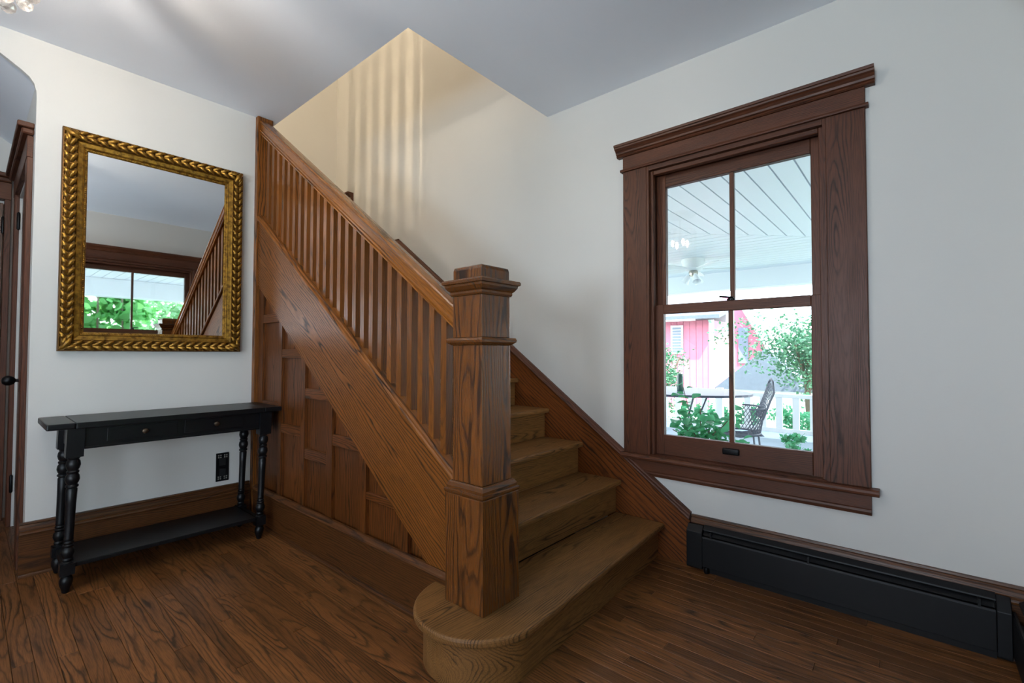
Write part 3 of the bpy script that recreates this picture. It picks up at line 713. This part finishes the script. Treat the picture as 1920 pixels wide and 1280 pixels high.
side_leaves((MX0, MZ0+c_), (MX0, MZ1-c_), Vector((1, 0))); side_leaves((MX1, MZ0+c_), (MX1, MZ1-c_), Vector((-1, 0)))
side_leaves((MX0+c_, MZ0), (MX1-c_, MZ0), Vector((0, 1))); side_leaves((MX0+c_, MZ1), (MX1-c_, MZ1), Vector((0, -1)))
for cx_, cz_, a in ((MX0, MZ0, pi/4), (MX1, MZ0, 3*pi/4), (MX0, MZ1, -pi/4), (MX1, MZ1, -3*pi/4)):
    add_leaf(LA, cx_+0.012*cos(a), cz_+0.012*sin(a), a, 0.041, 1.4)
    add_leaf(LB, cx_+0.03*cos(a), cz_+0.03*sin(a), a+0.8, 0.042, 1.0); add_leaf(LA, cx_+0.03*cos(a), cz_+0.03*sin(a), a-0.8, 0.042, 1.0)
bm = bmesh.new()
def beads(i_, d, r, step):
    for (a, b) in (((MX0+i_, MZ0+i_), (MX1-i_, MZ0+i_)), ((MX1-i_, MZ0+i_), (MX1-i_, MZ1-i_)), ((MX1-i_, MZ1-i_), (MX0+i_, MZ1-i_)), ((MX0+i_, MZ1-i_), (MX0+i_, MZ0+i_))):
        a, b = Vector(a), Vector(b); nb = int((b-a).length/step)
        for k in range(nb):
            p = a.lerp(b, k/nb); mtx = Matrix.Translation((p.x, YA-d, p.y))
            bmesh.ops.create_icosphere(bm, subdivisions=1, radius=r, matrix=mtx)
beads(0.094, 0.021, 0.0036, 0.0105)
put('bead_trim', bm, M_gold, mir, smooth=True, kind='stuff')

# ------------------------------------------------------------------ wall outlet
ol = empty('wall_outlet', (1.086, YA, 0.380), 'black decorative outlet plate with dotted corners on the wall under the console table', 'outlet')
bx('cover_plate', M_black, ol, 1.048, 1.122, YA-0.006, YA, 0.290, 0.468, b=0.002)
for zc in (0.345, 0.413):
    s_ = bx('socket', M_void, ol, 1.066, 1.104, YA-0.008, YA-0.0062, zc-0.024, zc+0.024, b=0.001)
bm = bmesh.new()
for xc in (1.068, 1.102):
    for zc in (0.312, 0.447):
        for sx in (-1, 1):
            for sz in (-1, 1): box(bm, xc+sx*0.006-0.0036, xc+sx*0.006+0.0036, YA-0.008, YA-0.0061, zc+sz*0.006-0.0036, zc+sz*0.006+0.0036)
put('corner_dots', bm, M_dot, ol, kind='stuff')

# ------------------------------------------------------------------ baseboard heaters
def heater_prof(d): return d
ht = empty('baseboard_heater', (XB-0.07, 0.36, 0), 'long dark metal baseboard heater on the floor under the window', 'heater')
XH = XB - 0.075; XK = XB-0.034
bm = bmesh.new(); prism(bm, [(XK, 0.012), (XH+0.004, 0.012), (XH, 0.020), (XH, 0.196), (XH+0.028, 0.226), (XK, 0.226)], 'y', 0.842, 0.920); bev(bm, 0.003, 2); put('end_cap', bm, M_heater, ht)
bm = bmesh.new(); prism(bm, [(XH+0.012, 0.030), (XH+0.002, 0.030), (XH+0.002, 0.172), (XH+0.006, 0.180), (XH+0.012, 0.180)], 'y', -0.204, 0.841); bev(bm, 0.002, 2); put('front_panel', bm, M_heater, ht)
bx('back_plate', M_void, ht, XK-0.003, XK, -0.204, 0.841, 0.012, 0.2225, b=0)
bm = bmesh.new(); prism(bm, [(XK-0.0005, 0.230), (XH+0.020, 0.213), (XH+0.019, 0.208), (XH+0.021, 0.207), (XK-0.0005, 0.225)], 'y', -0.204, 0.841); put('top_cover', bm, M_heater, ht)
bm = bmesh.new(); prism(bm, [(XH+0.008, 0.186), (XH+0.010, 0.184), (XH+0.030, 0.199), (XH+0.028, 0.201)], 'y', -0.200, 0.838); put('damper', bm, M_heater, ht)
bx('fin_element', M_void, ht, XH+0.014, XK-0.004, -0.20, 0.838, 0.06, 0.150, b=0)
for yk in (0.80, 0.38, -0.16):
    bx('bracket', M_heater, ht, XH+0.004, XK-0.004, yk-0.004, yk+0.004, 0.1505, 0.206, b=0)
bx('floor_strip', M_heater, ht, XH+0.018, XH+0.026, -0.204, 0.841, 0.0, 0.029, b=0)
bm = bmesh.new(); lathe(bm, [(0.012, 0), (0.014, 0.012), (0.010, 0.028)], XH+0.008, 0.822, 10); put('foot', bm, M_iron, ht, smooth=True)
ht2 = empty('baseboard_heater', (1.5, YC+0.07, 0), 'dark metal baseboard heater turning the corner at the right edge of the picture', 'heater')
YH, YK = YC+0.075, YC+0.034
# inner corner cover
bm = bmesh.new(); prism(bm, [(XK, 0.012), (XH+0.001, 0.012), (XH, 0.020), (XH, 0.178), (XH+0.028, 0.212), (XK, 0.226)], 'y', YH+0.001, -0.2045); bev(bm, 0.002, 1); put('corner_cover', bm, M_heater, ht2)
bm = bmesh.new(); prism(bm, [(YH, 0.030), (YH-0.010, 0.030), (YH-0.010, 0.180), (YH-0.004, 0.180), (YH, 0.172)], 'x', 0.2, XH+0.03); put('front_panel', bm, M_heater, ht2)
bx('back_plate', M_heater, ht2, 0.2, XK-0.001, YK, YK+0.003, 0.012, 0.222, b=0)
bm = bmesh.new(); prism(bm, [(YK+0.0005, 0.230), (YH-0.020, 0.213), (YH-0.019, 0.208), (YH-0.021, 0.207), (YK+0.0005, 0.225)], 'x', 0.2, XK-0.002); put('top_cover', bm, M_heater, ht2)
bx('fin_element', M_void, ht2, 0.2, XH, YK+0.004, YH-0.014, 0.06, 0.150, b=0)
bx('floor_strip', M_heater, ht2, 0.2, XH, YH-0.026, YH-0.018, 0.0, 0.029, b=0)

# ------------------------------------------------------------------ hall doors
def hall_door(name, label, T, w, knob_u, hinge_u, hall_mat_ax):
    e = empty(name, T(w/2, 0, 0), kind='structure'); e['label'] = label
    def B(nm, a0, a1, d0, d1, z0, z1, mat, par=None, b=0.002):
        p, q = T(a0, d0, z0), T(a1, d1, z1); return bx(nm, mat, par or e, p[0], q[0], p[1], q[1], p[2], q[2], b=b)
    cw = 0.12; dk = 0.0 if name == 'door_1' else -0.052
    # d: positive = into the hall (towards viewer side)
    B('side_casing', -cw, 0, dk, 0.022, 0.0, 2.12, case_w('Z')); B('side_casing', w, w+cw if name == 'door_1' else w+0.03, dk, 0.022, 0.0, 2.12, case_w('Z'))
    B('frieze_board', -cw, w+(cw if name == 'door_1' else 0.03), dk, 0.024, 2.1205, 2.232, case_w(hall_mat_ax))
    B('crown_molding', -cw-0.025, w+(cw+0.01 if name == 'door_1' else 0.03), dk, 0.046, 2.2325, 2.262, case_w(hall_mat_ax), b=0.006)
    B('crown_cap', -cw-0.035, w+(cw+0.015 if name == 'door_1' else 0.03), dk, 0.062, 2.2625, 2.290, case_w(hall_mat_ax), b=0.004)
    lf = empty('door_leaf', T(w/2, -0.03, 0), parent=e)
    d0, d1 = -0.050, -0.012
    for a0, a1 in ((0.004, 0.105), (w-0.105, w-0.004)): B('stile', a0, a1, d0, d1, 0.008, 2.098, door_w('Z'), lf)
    for z0, z1 in ((0.008, 0.23), (0.72, 0.86), (1.98, 2.098)): B('rail', 0.1052, w-0.1052, d0, d1, z0, z1, door_w(hall_mat_ax), lf)
    for z0, z1 in ((0.2302, 0.7198), (0.8602, 1.9798)): B('panel', 0.1053, w-0.1053, d0+0.01, d1-0.012, z0, z1, door_w('Z'), lf)
    if knob_u is not None:
        bm = bmesh.new(); lathe(bm, [(0.022, 0), (0.022, 0.006), (0.009, 0.010), (0.008, 0.034), (0.020, 0.040), (0.027, 0.052), (0.026, 0.064), (0.016, 0.074), (0.004, 0.077)], 0, 0, 18)
        for v in bm.verts: v.co = Vector(T(knob_u + v.co.x, -0.0118 + v.co.z*1.25, 0.955 + v.co.y))
        put('door_knob', bm, M_iron, lf, smooth=True)
    for z0 in (0.22, 1.90):
        bm = bmesh.new(); p = T(hinge_u, 0.004, 0); lathe(bm, [(0.004, z0-0.008), (0.008, z0), (0.008, z0+0.10), (0.004, z0+0.108)], p[0], p[1], 10); put('hinge', bm, M_iron, lf, smooth=True)
hall_door('door_1', 'dark oak closet door seen edge-on inside the archway', lambda u, d, z: (0.210-d, 3.60+u, z), 0.78, 0.06, 0.775, 'Y')
hall_door('door_2', 'dark panelled oak door at the end of the archway hall', lambda u, d, z: (0.150-0.78+u, YW-0.052-d, z), 0.78, None, 0.775, 'X')

# ------------------------------------------------------------------ chandelier
CX, CY = -0.055, 2.04
ch = empty('chandelier', (CX, CY, H), 'crystal ball chandelier at the upper left corner, lit', 'chandelier')
bm = bmesh.new(); lathe(bm, [(0.17, H-0.0005), (0.17, H-0.020), (0.15, H-0.030), (0.02, H-0.034)], CX, CY, 28); put('canopy', bm, M_canopy, ch, smooth=True)
bm = bmesh.new(); lathe(bm, [(0.010, H-0.034), (0.010, 2.12)], CX, CY, 10); put('stem', bm, M_canopy, ch, smooth=True)
bmb = bmesh.new(); bmesh.ops.create_icosphere(bmb, subdivisions=2, radius=0.0205); 
for f in bmb.faces: f.smooth = False
me_c = bpy.data.meshes.new('crystal'); bmb.to_mesh(me_c); bmb.free(); me_c.materials.append(M_crystal)
nc = 0
for (R_, zt, zb, cnt) in ((0.165, 2.47, 2.19, 16), (0.115, 2.32, 2.15, 11), (0.060, 2.24, 2.11, 6)):
    for k in range(cnt):
        a = 2*pi*k/cnt + R_*7
        z = zt
        while z > zb - 0.001:
            o = bpy.data.objects.new('crystal', me_c); COL.objects.link(o); o.parent = ch
            o.location = (R_*cos(a), R_*sin(a), z-H); nc += 1; z -= 0.046
    bm = bmesh.new()
    tube(bm, [(CX+R_*cos(2*pi*k/24), CY+R_*sin(2*pi*k/24), zt+0.03) for k in range(25)], 0.004, 6); put('ring', bm, M_canopy, ch, smooth=True)
    bm = bmesh.new()
    for k in range(3):
        a = 2*pi*k/3; tube(bm, [(CX, CY, zt+0.03), (CX+R_*cos(a), CY+R_*sin(a), zt+0.03)], 0.003, 6)
    put('spoke', bm, M_canopy, ch, smooth=True)
for k in range(4):
    a = pi/4 + k*pi/2; px, py = CX+0.085*cos(a), CY+0.085*sin(a)
    bm = bmesh.new(); lathe(bm, [(0.007, 2.40), (0.014, 2.38), (0.016, 2.36), (0.010, 2.335), (0.002, 2.325)], px, py, 12); put('bulb', bm, M_bulb, ch, smooth=True)

# ------------------------------------------------------------------ porch and garden
ZP, ZF = 2.55, -0.25
XO, YO = XB+0.24, YC-0.24
bx('ground', M_lawn, None, -30, 60, -45, 45, -1.2, -0.62, b=0, kind='structure')
pf = bx('porch_floor', M_deck, None, XO, 9.4, -6.2, 8.0, ZF-0.12, ZF, b=0, kind='structure'); 
bx('porch_floor_front', M_deck, None, -4, XO, -6.2, YO, ZF-0.12, ZF, b=0, kind='structure')
pc = bx('porch_ceiling', M_groove, None, XO, 9.0, -5.6, 8.0, ZP+0.010, ZP+0.08, b=0, kind='structure')
pw = 0.1715; MIT = 7.70
def pmesh(quad):
    bm = bmesh.new(); prism(bm, quad, 'z', ZP, ZP+0.0098); put('soffit_panel', bm, M_white, pc)
y = 1.188
ys_ = [1.188 + pw*k for k in range(-9, 22)]
g = 0.007
for y in ys_:
    y0, y1 = y+g, y+pw-g
    if y0 < -0.55: continue
    pmesh([(XO, y0), (MIT-y0, y0), (MIT-y1, y1), (XO, y1)])
x = 4.0
while x < 8.7:
    x0, x1 = x+g, x+pw-g
    pmesh([(x0, max(MIT+0.012-x0, -0.55)), (x1, max(MIT+0.012-x1, -0.55)), (x1, 7.9), (x0, 7.9)]); x += pw
x = -1.4
while x < 8.7:
    x0, x1 = x+g, x+pw-g
    x0 = max(x0, XO)
    if x1 > XO: pmesh([(x0, -5.5), (x1, -5.5), (x1, -0.57), (x0, -0.57)])
    x += pw
pc2 = bx('porch_ceiling_front', M_groove, None, -4, XO, -5.6, YO, ZP+0.010, ZP+0.08, b=0, kind='structure')
x = -1.4
while x < XO-0.02:
    x0, x1 = x+g, min(x+pw-g, XO); bm = bmesh.new(); box(bm, x0, x1, -5.5, YO, ZP, ZP+0.0098); put('soffit_panel', bm, M_white, pc2); x += pw
pb = empty('porch_beam', (8.85, 1, 2.25), kind='structure')
bx('beam_face', M_white, pb, 8.72, 9.0, -5.6, 8.0, 2.24, ZP+0.0095, b=0.01)
bx('beam_face', M_white, pb, -4, 8.719, -5.5, -5.2, 2.20, ZP-0.0005, b=0.01)
bm = bmesh.new(); box(bm, XO, 9.5, -6.1, 8.2, 2.75, 2.85); box(bm, -4, XO, -6.1, YO, 2.75, 2.85); put('porch_roof', bm, M_barngrey, kind='structure')
bm = bmesh.new(); lathe(bm, [(0.11, ZF), (0.11, ZF+0.1), (0.085, ZF+0.12), (0.075, 2.1), (0.10, 2.12), (0.10, 2.199)], 8.86, -0.2, 20); tag(put('porch_column', bm, M_whitewood, smooth=True), kind='structure')
# railing
rl = empty('porch_railing', (8.5, 2, ZF), 'white painted porch railing with flat balusters beyond the patio chair', 'railing')
RX = 8.55
bx('top_rail', M_whitewood, rl, RX-0.05, RX+0.05, -0.08, 5.2, 0.41, 0.47, b=0.008)
bx('bottom_rail', M_whitewood, rl, RX-0.03, RX+0.03, -0.08, 5.2, -0.15, -0.08, b=0.006)
k = 0
while k*0.235 < 5.0:
    yb = 0.0 + k*0.235; bx('baluster', M_whitewood, rl, RX-0.012, RX+0.012, yb, yb+0.095, -0.079, 0.409, b=0); k += 1
for yb in (-0.15, 2.6, 5.2): bx('post', M_whitewood, rl, RX-0.06, RX+0.06, yb-0.05, yb+0.05, ZF, 0.52, b=0.006)
# ceiling fan
FX, FY = 7.25, 2.58
fan = empty('ceiling_fan', (FX, FY, ZP), 'white hugger ceiling fan with frosted light shades under the porch ceiling', 'fan')
bm = bmesh.new(); lathe(bm, [(0.17, ZP), (0.175, ZP-0.03), (0.16, ZP-0.06), (0.15, ZP-0.14), (0.10, ZP-0.17), (0.03, ZP-0.175)], FX, FY, 24); put('motor_housing', bm, M_whitewood, fan, smooth=True)
bm = bmesh.new(); lathe(bm, [(0.06, ZP-0.176), (0.07, ZP-0.20), (0.055, ZP-0.25), (0.02, ZP-0.26)], FX, FY, 16); put('light_kit', bm, M_canopy, fan, smooth=True)
for k in range(3):
    a = radians(100 + 120*k); hx, hy = FX+0.07*cos(a), FY+0.07*sin(a)
    bm = bmesh.new(); lathe(bm, [(0.025, -0.0), (0.035, -0.03), (0.062, -0.13), (0.055, -0.13), (0.02, -0.02)], 0, 0, 16)
    m4 = Matrix.Translation((hx, hy, ZP-0.24)) @ Matrix.Rotation(0.5, 4, Vector((-sin(a), cos(a), 0))*-1)
    bmesh.ops.transform(bm, matrix=m4, verts=bm.verts[:]); put('light_shade', bm, M_shade, fan, smooth=True)
for k in range(5):
    a = radians(-62 + 72*k); bm = bmesh.new()
    prism(bm, [(0.14, -0.02), (0.22, -0.055), (0.60, -0.072), (0.66, -0.05), (0.66, 0.05), (0.60, 0.072), (0.22, 0.055), (0.14, 0.02)], 'z', -0.005, 0.005)
    m4 = Matrix.Translation((FX, FY, ZP-0.150)) @ Matrix.Rotation(a, 4, 'Z') @ Matrix.Rotation(0.2, 4, 'X')
    bmesh.ops.transform(bm, matrix=m4, verts=bm.verts[:]); put('blade', bm, M_whitewood, fan)
# patio table with a green bottle
PX, PY = 6.75, 2.85
pt = empty('patio_table', (PX, PY, ZF), 'oval grey metal patio table on the porch behind the leafy plant', 'table')
bm = bmesh.new(); ell = [(PX+0.80*cos(2*pi*k/40), PY+1.20*sin(2*pi*k/40)) for k in range(40)]
prism(bm, ell, 'z', 0.545, 0.575); put('tabletop', bm, M_patio, pt)
for sx, sy in ((-1, -1), (-1, 1), (1, -1), (1, 1)):
    bm = bmesh.new(); tube(bm, [(PX+sx*0.30, PY+sy*0.55, 0.544), (PX+sx*0.24, PY+sy*0.45, 0.25), (PX+sx*0.30, PY+sy*0.52, 0.0), (PX+sx*0.40, PY+sy*0.66, ZF+0.012)], 0.014, 8); put('leg', bm, M_wicker, pt, smooth=True)
bm = bmesh.new(); lathe(bm, [(0.042, 0.5755), (0.044, 0.59), (0.044, 0.78), (0.038, 0.80), (0.038, 0.825)], 6.60, 2.545, 16)
tag(put('bottle', bm, M_greenglass, smooth=True), 'dark green cylindrical bottle standing on the patio table', 'bottle')
# wrought iron chair with mesh seat
def patio_chair(loc, rz, label):
    e = empty('patio_chair', loc, label, 'chair')
    m4 = Matrix.Translation(loc) @ Matrix.Rotation(rz, 4, 'Z')
    def P(nm, bm, sm=True):
        bmesh.ops.transform(bm, matrix=m4, verts=bm.verts[:]); return put(nm, bm, M_wicker, e, smooth=sm)
    def mesh_sheet(f, nu, nv, nm):
        bm = bmesh.new()
        for s in (0, 1):
            for k in range(-nv, nu+1):
                pts = []
                for q in range(9):
                    v = q/8; u = (k + v*nv)/nu if s == 0 else (k + (1-v)*nv)/nu
                    if 0 <= u <= 1: pts.append(f(u, v))
                if len(pts) > 1: tube(bm, pts, 0.004, 4)
        o = P(nm, bm, False); o['kind'] = 'stuff'
    seat = lambda u, v: (-0.25+0.5*v, -0.25+0.5*u, 0.42 - 0.03*sin(pi*v))
    barrel = lambda u, v: (-0.25*cos((u-0.5)*2.6)*(1+0.12*v) - 0.02*v, 0.27*sin((u-0.5)*2.6)*(1+0.12*v), 0.42+0.30*v)
    back = lambda u, v: (-0.24-0.12*v, -0.22+0.44*u, 0.60+0.42*v - 0.10*(2*u-1)**2*v)
    mesh_sheet(seat, 9, 6, 'seat_mesh'); mesh_sheet(barrel, 15, 4, 'barrel_mesh'); mesh_sheet(back, 8, 6, 'back_mesh')
    bm = bmesh.new(); tube(bm, [barrel(k/12, 1) for k in range(13)] , 0.011, 8); P('arm_hoop', bm)
    bm = bmesh.new(); tube(bm, [barrel(k/12, 0) for k in range(13)] + [(0.25, 0.25, 0.42), (0.25, -0.25, 0.42), barrel(0, 0)], 0.011, 8); P('seat_frame', bm)
    bm = bmesh.new(); tube(bm, [back(0, 0), back(0, 0.5), back(0, 1), back(0.25, 1.08), back(0.5, 1.1), back(0.75, 1.08), back(1, 1), back(1, 0.5), back(1, 0)], 0.013, 8); P('back_frame', bm)
    for sx, sy in ((-1, -1), (-1, 1), (1, -1), (1, 1)):
        bm = bmesh.new(); tube(bm, [(sx*0.2, sy*0.2, 0.41), (sx*0.22, sy*0.22, 0.2), (sx*0.29, sy*0.27, 0.012)], 0.011, 8); P('leg', bm)
    return e
patio_chair((6.10, 1.66, ZF), radians(112), 'grey wrought iron mesh chair, high curved back turned right, in front of the white railing')
# potted leafy plant
def leaf_obj_mesh(L_, w, mat, name='leaf'):
    bm = bmesh.new(); st = []
    for t, ww in ((0, 0.02), (0.25, 0.85), (0.5, 1.0), (0.8, 0.55), (1.0, 0.02)):
        st.append([bm.verts.new((t*L_, -ww*w, 0.012*ww)), bm.verts.new((t*L_, 0, -0.02*L_*4*t*t)), bm.verts.new((t*L_, ww*w, 0.012*ww))])
    for a, b in zip(st, st[1:]):
        for j in (0, 1): bm.faces.new((a[j], a[j+1], b[j+1], b[j]))
    for f in bm.faces: f.smooth = True
    me = bpy.data.meshes.new(name); bm.to_mesh(me); bm.free(); me.materials.append(mat); return me
pp = empty('potted_plant', (4.75, 1.62, ZF), 'bushy dark green leafy plant in a pale stone pot outside the lower left pane', 'plant')
bm = bmesh.new(); lathe(bm, [(0.16, ZF), (0.20, ZF+0.10), (0.24, ZF+0.30), (0.26, ZF+0.32), (0.26, ZF+0.35), (0.22, ZF+0.35)], 4.75, 1.62, 24); put('pot', bm, M_pot, pp, smooth=True)
rnd = random.Random(3)
ml = leaf_obj_mesh(0.085, 0.032, M_leaf_dark)
for k in range(14):
    a = rnd.uniform(0, 2*pi); rr_ = rnd.uniform(0.08, 0.36); hh = rnd.uniform(0.40, 1.0) - rr_*0.5
    b0 = Vector((4.75+0.05*cos(a), 1.62+0.05*sin(a), ZF+0.34)); b1 = Vector((4.75+rr_*cos(a), 1.62+rr_*sin(a), ZF+0.28+hh*0.85))
    mid_ = b0.lerp(b1, 0.55) + Vector((0, 0, 0.06)); bm = bmesh.new(); tube(bm, [b0, mid_, b1], 0.005, 6); put('stem', bm, M_trunk, pp, smooth=True)
    for q in range(21):
        t = 0.10 + 0.90*q/20; p = b0.lerp(mid_, t*2) if t < 0.5 else mid_.lerp(b1, t*2-1)
        o = bpy.data.objects.new('leaf', ml); COL.objects.link(o); o.parent = pp
        p = p + Vector((rnd.uniform(-0.07, 0.07), rnd.uniform(-0.09, 0.09), rnd.uniform(-0.05, 0.05)))
        o.location = p - WLOC[pp]; o.rotation_euler = (rnd.uniform(-0.7, 0.7), rnd.uniform(-0.5, 0.9), rnd.uniform(0, 6.28)); s = rnd.uniform(0.75, 1.5); o.scale = (s, s, s)
# foliage masses
def foliage(name, loc, rad, cnt, size, mat, seed):
    """leaf blades scattered in clumps through an ellipsoid; returns mesh data"""
    rg = random.Random(seed); vs, fs = [], []
    cl = [Vector((rg.gauss(0, 0.5)*rad[0], rg.gauss(0, 0.5)*rad[1], rg.gauss(0, 0.45)*rad[2])) for _ in range(max(8, cnt//90))]
    for _ in range(cnt):
        c = rg.choice(cl); sp = 0.24*min(rad)
        p = Vector(loc) + c + Vector((rg.gauss(0, sp), rg.gauss(0, sp), rg.gauss(0, sp*0.8)))
        d = Vector((rg.uniform(-1, 1), rg.uniform(-1, 1), rg.uniform(-0.8, 0.5))).normalized()
        n_ = d.cross(Vector((rg.uniform(-1, 1), rg.uniform(-1, 1), rg.uniform(-1, 1)))).normalized(); s = size*rg.uniform(0.6, 1.3)
        i = len(vs); vs += [p, p+d*s*0.5+n_*s*0.32, p+d*s, p+d*s*0.5-n_*s*0.32]; fs.append((i, i+1, i+2, i+3))
    me = bpy.data.meshes.new(name); me.from_pydata(vs, [], fs); me.materials.append(mat); return me
def tree(name, base, height, rad, cnt, size, mat, seed, label, cat='tree', trunk=True):
    e = empty(name, base, label, cat)
    top = Vector(base) + Vector((0, 0, height))
    me = foliage('foliage', (0, 0, 0), rad, cnt, size, mat, seed); o = bpy.data.objects.new('foliage', me); COL.objects.link(o); o.parent = e; o.location = (0, 0, height); o['kind'] = 'stuff'
    if trunk:
        bm = bmesh.new(); tube(bm, [Vector(base), Vector(base)+Vector((0.05, 0.05, height*0.5)), top], 0.06, 8)
        for k in range(5):
            rg = random.Random(seed+k); tube(bm, [Vector(base)+Vector((0.05, 0.05, height*0.5)), top+Vector((rg.uniform(-1, 1)*rad[0]*0.6, rg.uniform(-1, 1)*rad[1]*0.6, rg.uniform(-0.2, 0.6)*rad[2]))], 0.02, 6)
        put('trunk', bm, M_trunk, e, smooth=True)
    return e
tree('garden_tree', (11.6, 1.72, -0.62), 1.72, (0.8, 0.85, 0.80), 5000, 0.085, M_leaf_pale, 11, 'small loose tree with pale green leaves right of the shed behind the railing')
tree('garden_bush', (11.2, 4.75, -0.62), 1.35, (0.5, 0.55, 0.75), 2200, 0.08, M_leaf_pale, 12, 'pale bush beside the red barn behind the patio table', 'bush')
tree('garden_bush', (9.7, 2.0, -0.62), 0.45, (0.4, 2.2, 0.35), 3500, 0.08, M_leaf_dark, 13, 'low dark green shrubs showing between the railing balusters', 'bush', False)
tree('garden_bush', (7.6, 1.25, ZF), 0.10, (0.6, 0.40, 0.14), 420, 0.07, M_leaf_dark, 14, 'low green foliage on the porch floor by the right window jamb', 'bush', False)
tree('garden_tree', (4.6, -9.6, -0.62), 2.2, (2.6, 1.2, 1.7), 9000, 0.15, M_leaf_mid, 15, 'fine-leaved shrub seen in the right of the mirror')
# large-leaved vine seen on the left of the mirror
vn = empty('garden_vine', (1.55, -7.0, -0.62), 'large-leaved bright green vine seen in the left of the mirror', 'vine')
mb = leaf_obj_mesh(0.24, 0.10, M_leaf_big)
for k in range(280):
    o = bpy.data.objects.new('leaf', mb); COL.objects.link(o); o.parent = vn
    o.location = (rnd.uniform(-1.6, 0.95), rnd.uniform(-0.5, 0.5), rnd.uniform(0.7, 3.6)); s = rnd.uniform(0.7, 1.3)
    o.rotation_euler = (rnd.uniform(0.5, 1.4), rnd.uniform(-0.6, 0.6), rnd.uniform(-2.2, 1.0)); o.scale = (s, s, s)
me = foliage('foliage', (0, 0, 0), (1.5, 0.4, 1.5), 9000, 0.2, M_leaf_big, 21); o = bpy.data.objects.new('foliage', me); COL.objects.link(o); o.parent = vn; o.location = (-0.35, -0.4, 2.1); o['kind'] = 'stuff'
bm = bmesh.new()
for k in range(6): tube(bm, [(0.2+0.4*k, -7.1, -0.62), (0.1+0.45*k, -7.05, 1.2), (0.3+0.4*k, -7.1, 3.0)], 0.02, 6)
put('stem', bm, M_trunk, vn, smooth=True)

# red barn with white trim
bn = empty('barn', (17, 8, -0.62), 'red board barn with white corner trim, louvred window and gabled wing beyond the porch', 'barn')
bx('lower_wall', M_red, bn, 15.0, 16.9, 4.86, 13, -0.62, 2.16, b=0)
bx('corner_board', M_whitewood, bn, 14.94, 15.0, 4.72, 4.86, -0.62, 2.16)
k = 0
while 4.87 + k*0.20 < 8.0:
    bx('siding_board', M_red, bn, 14.975, 14.9995, 4.865+k*0.20, 4.865+k*0.20+0.190, -0.62, 2.15, b=0); k += 1
bm = bmesh.new(); prism(bm, [(14.45, 2.17), (14.45, 2.28), (17.5, 3.0), (17.5, 2.88)], 'y', 4.40, 13); put('eave_roof', bm, M_barngrey, bn)
wv = bx('louvre_window', M_whitewood, bn, 14.93, 14.974, 5.66, 6.06, 1.10, 2.02, b=0.005)
for k in range(9): bx('slat', M_louvre, wv, 14.915, 14.9295, 5.72, 6.00, 1.15+k*0.092, 1.15+k*0.092+0.066, b=0)
bx('pale_wall', M_whitewood, bn, 17.0, 17.3, 4.95, 6.0, -0.62, 2.6, b=0)
bm = bmesh.new(); prism(bm, [(4.0, -0.62), (5.7, -0.62), (5.7, 3.3), (5.15, 3.3), (4.0, 1.15)], 'x', 19.1, 19.4); put('gable_wall', bm, M_red, bn)
bx('gable_door', M_louvre, bn, 19.05, 19.099, 4.78, 5.12, 0.75, 2.1)
bm = bmesh.new(); prism(bm, [(5.17, 3.65), (5.30, 3.52), (3.95, 0.98), (3.80, 1.06)], 'x', 18.7, 19.5); put('rake_board', bm, M_whitewood, bn)
sh = empty('shed', (15.4, 3.4, -0.62), 'low weathered shed with a grey gable roof behind the small tree', 'shed')
bm = bmesh.new(); prism(bm, [(4.30, 0.15), (1.9, 0.15), (3.0, 1.25)], 'x', 13.6, 16.0); put('roof', bm, M_barngrey, sh)
bm = bmesh.new(); box(bm, 13.7, 15.9, 2.1, 4.4, -0.62, 0.149); put('wall', bm, M_whitewood, sh)
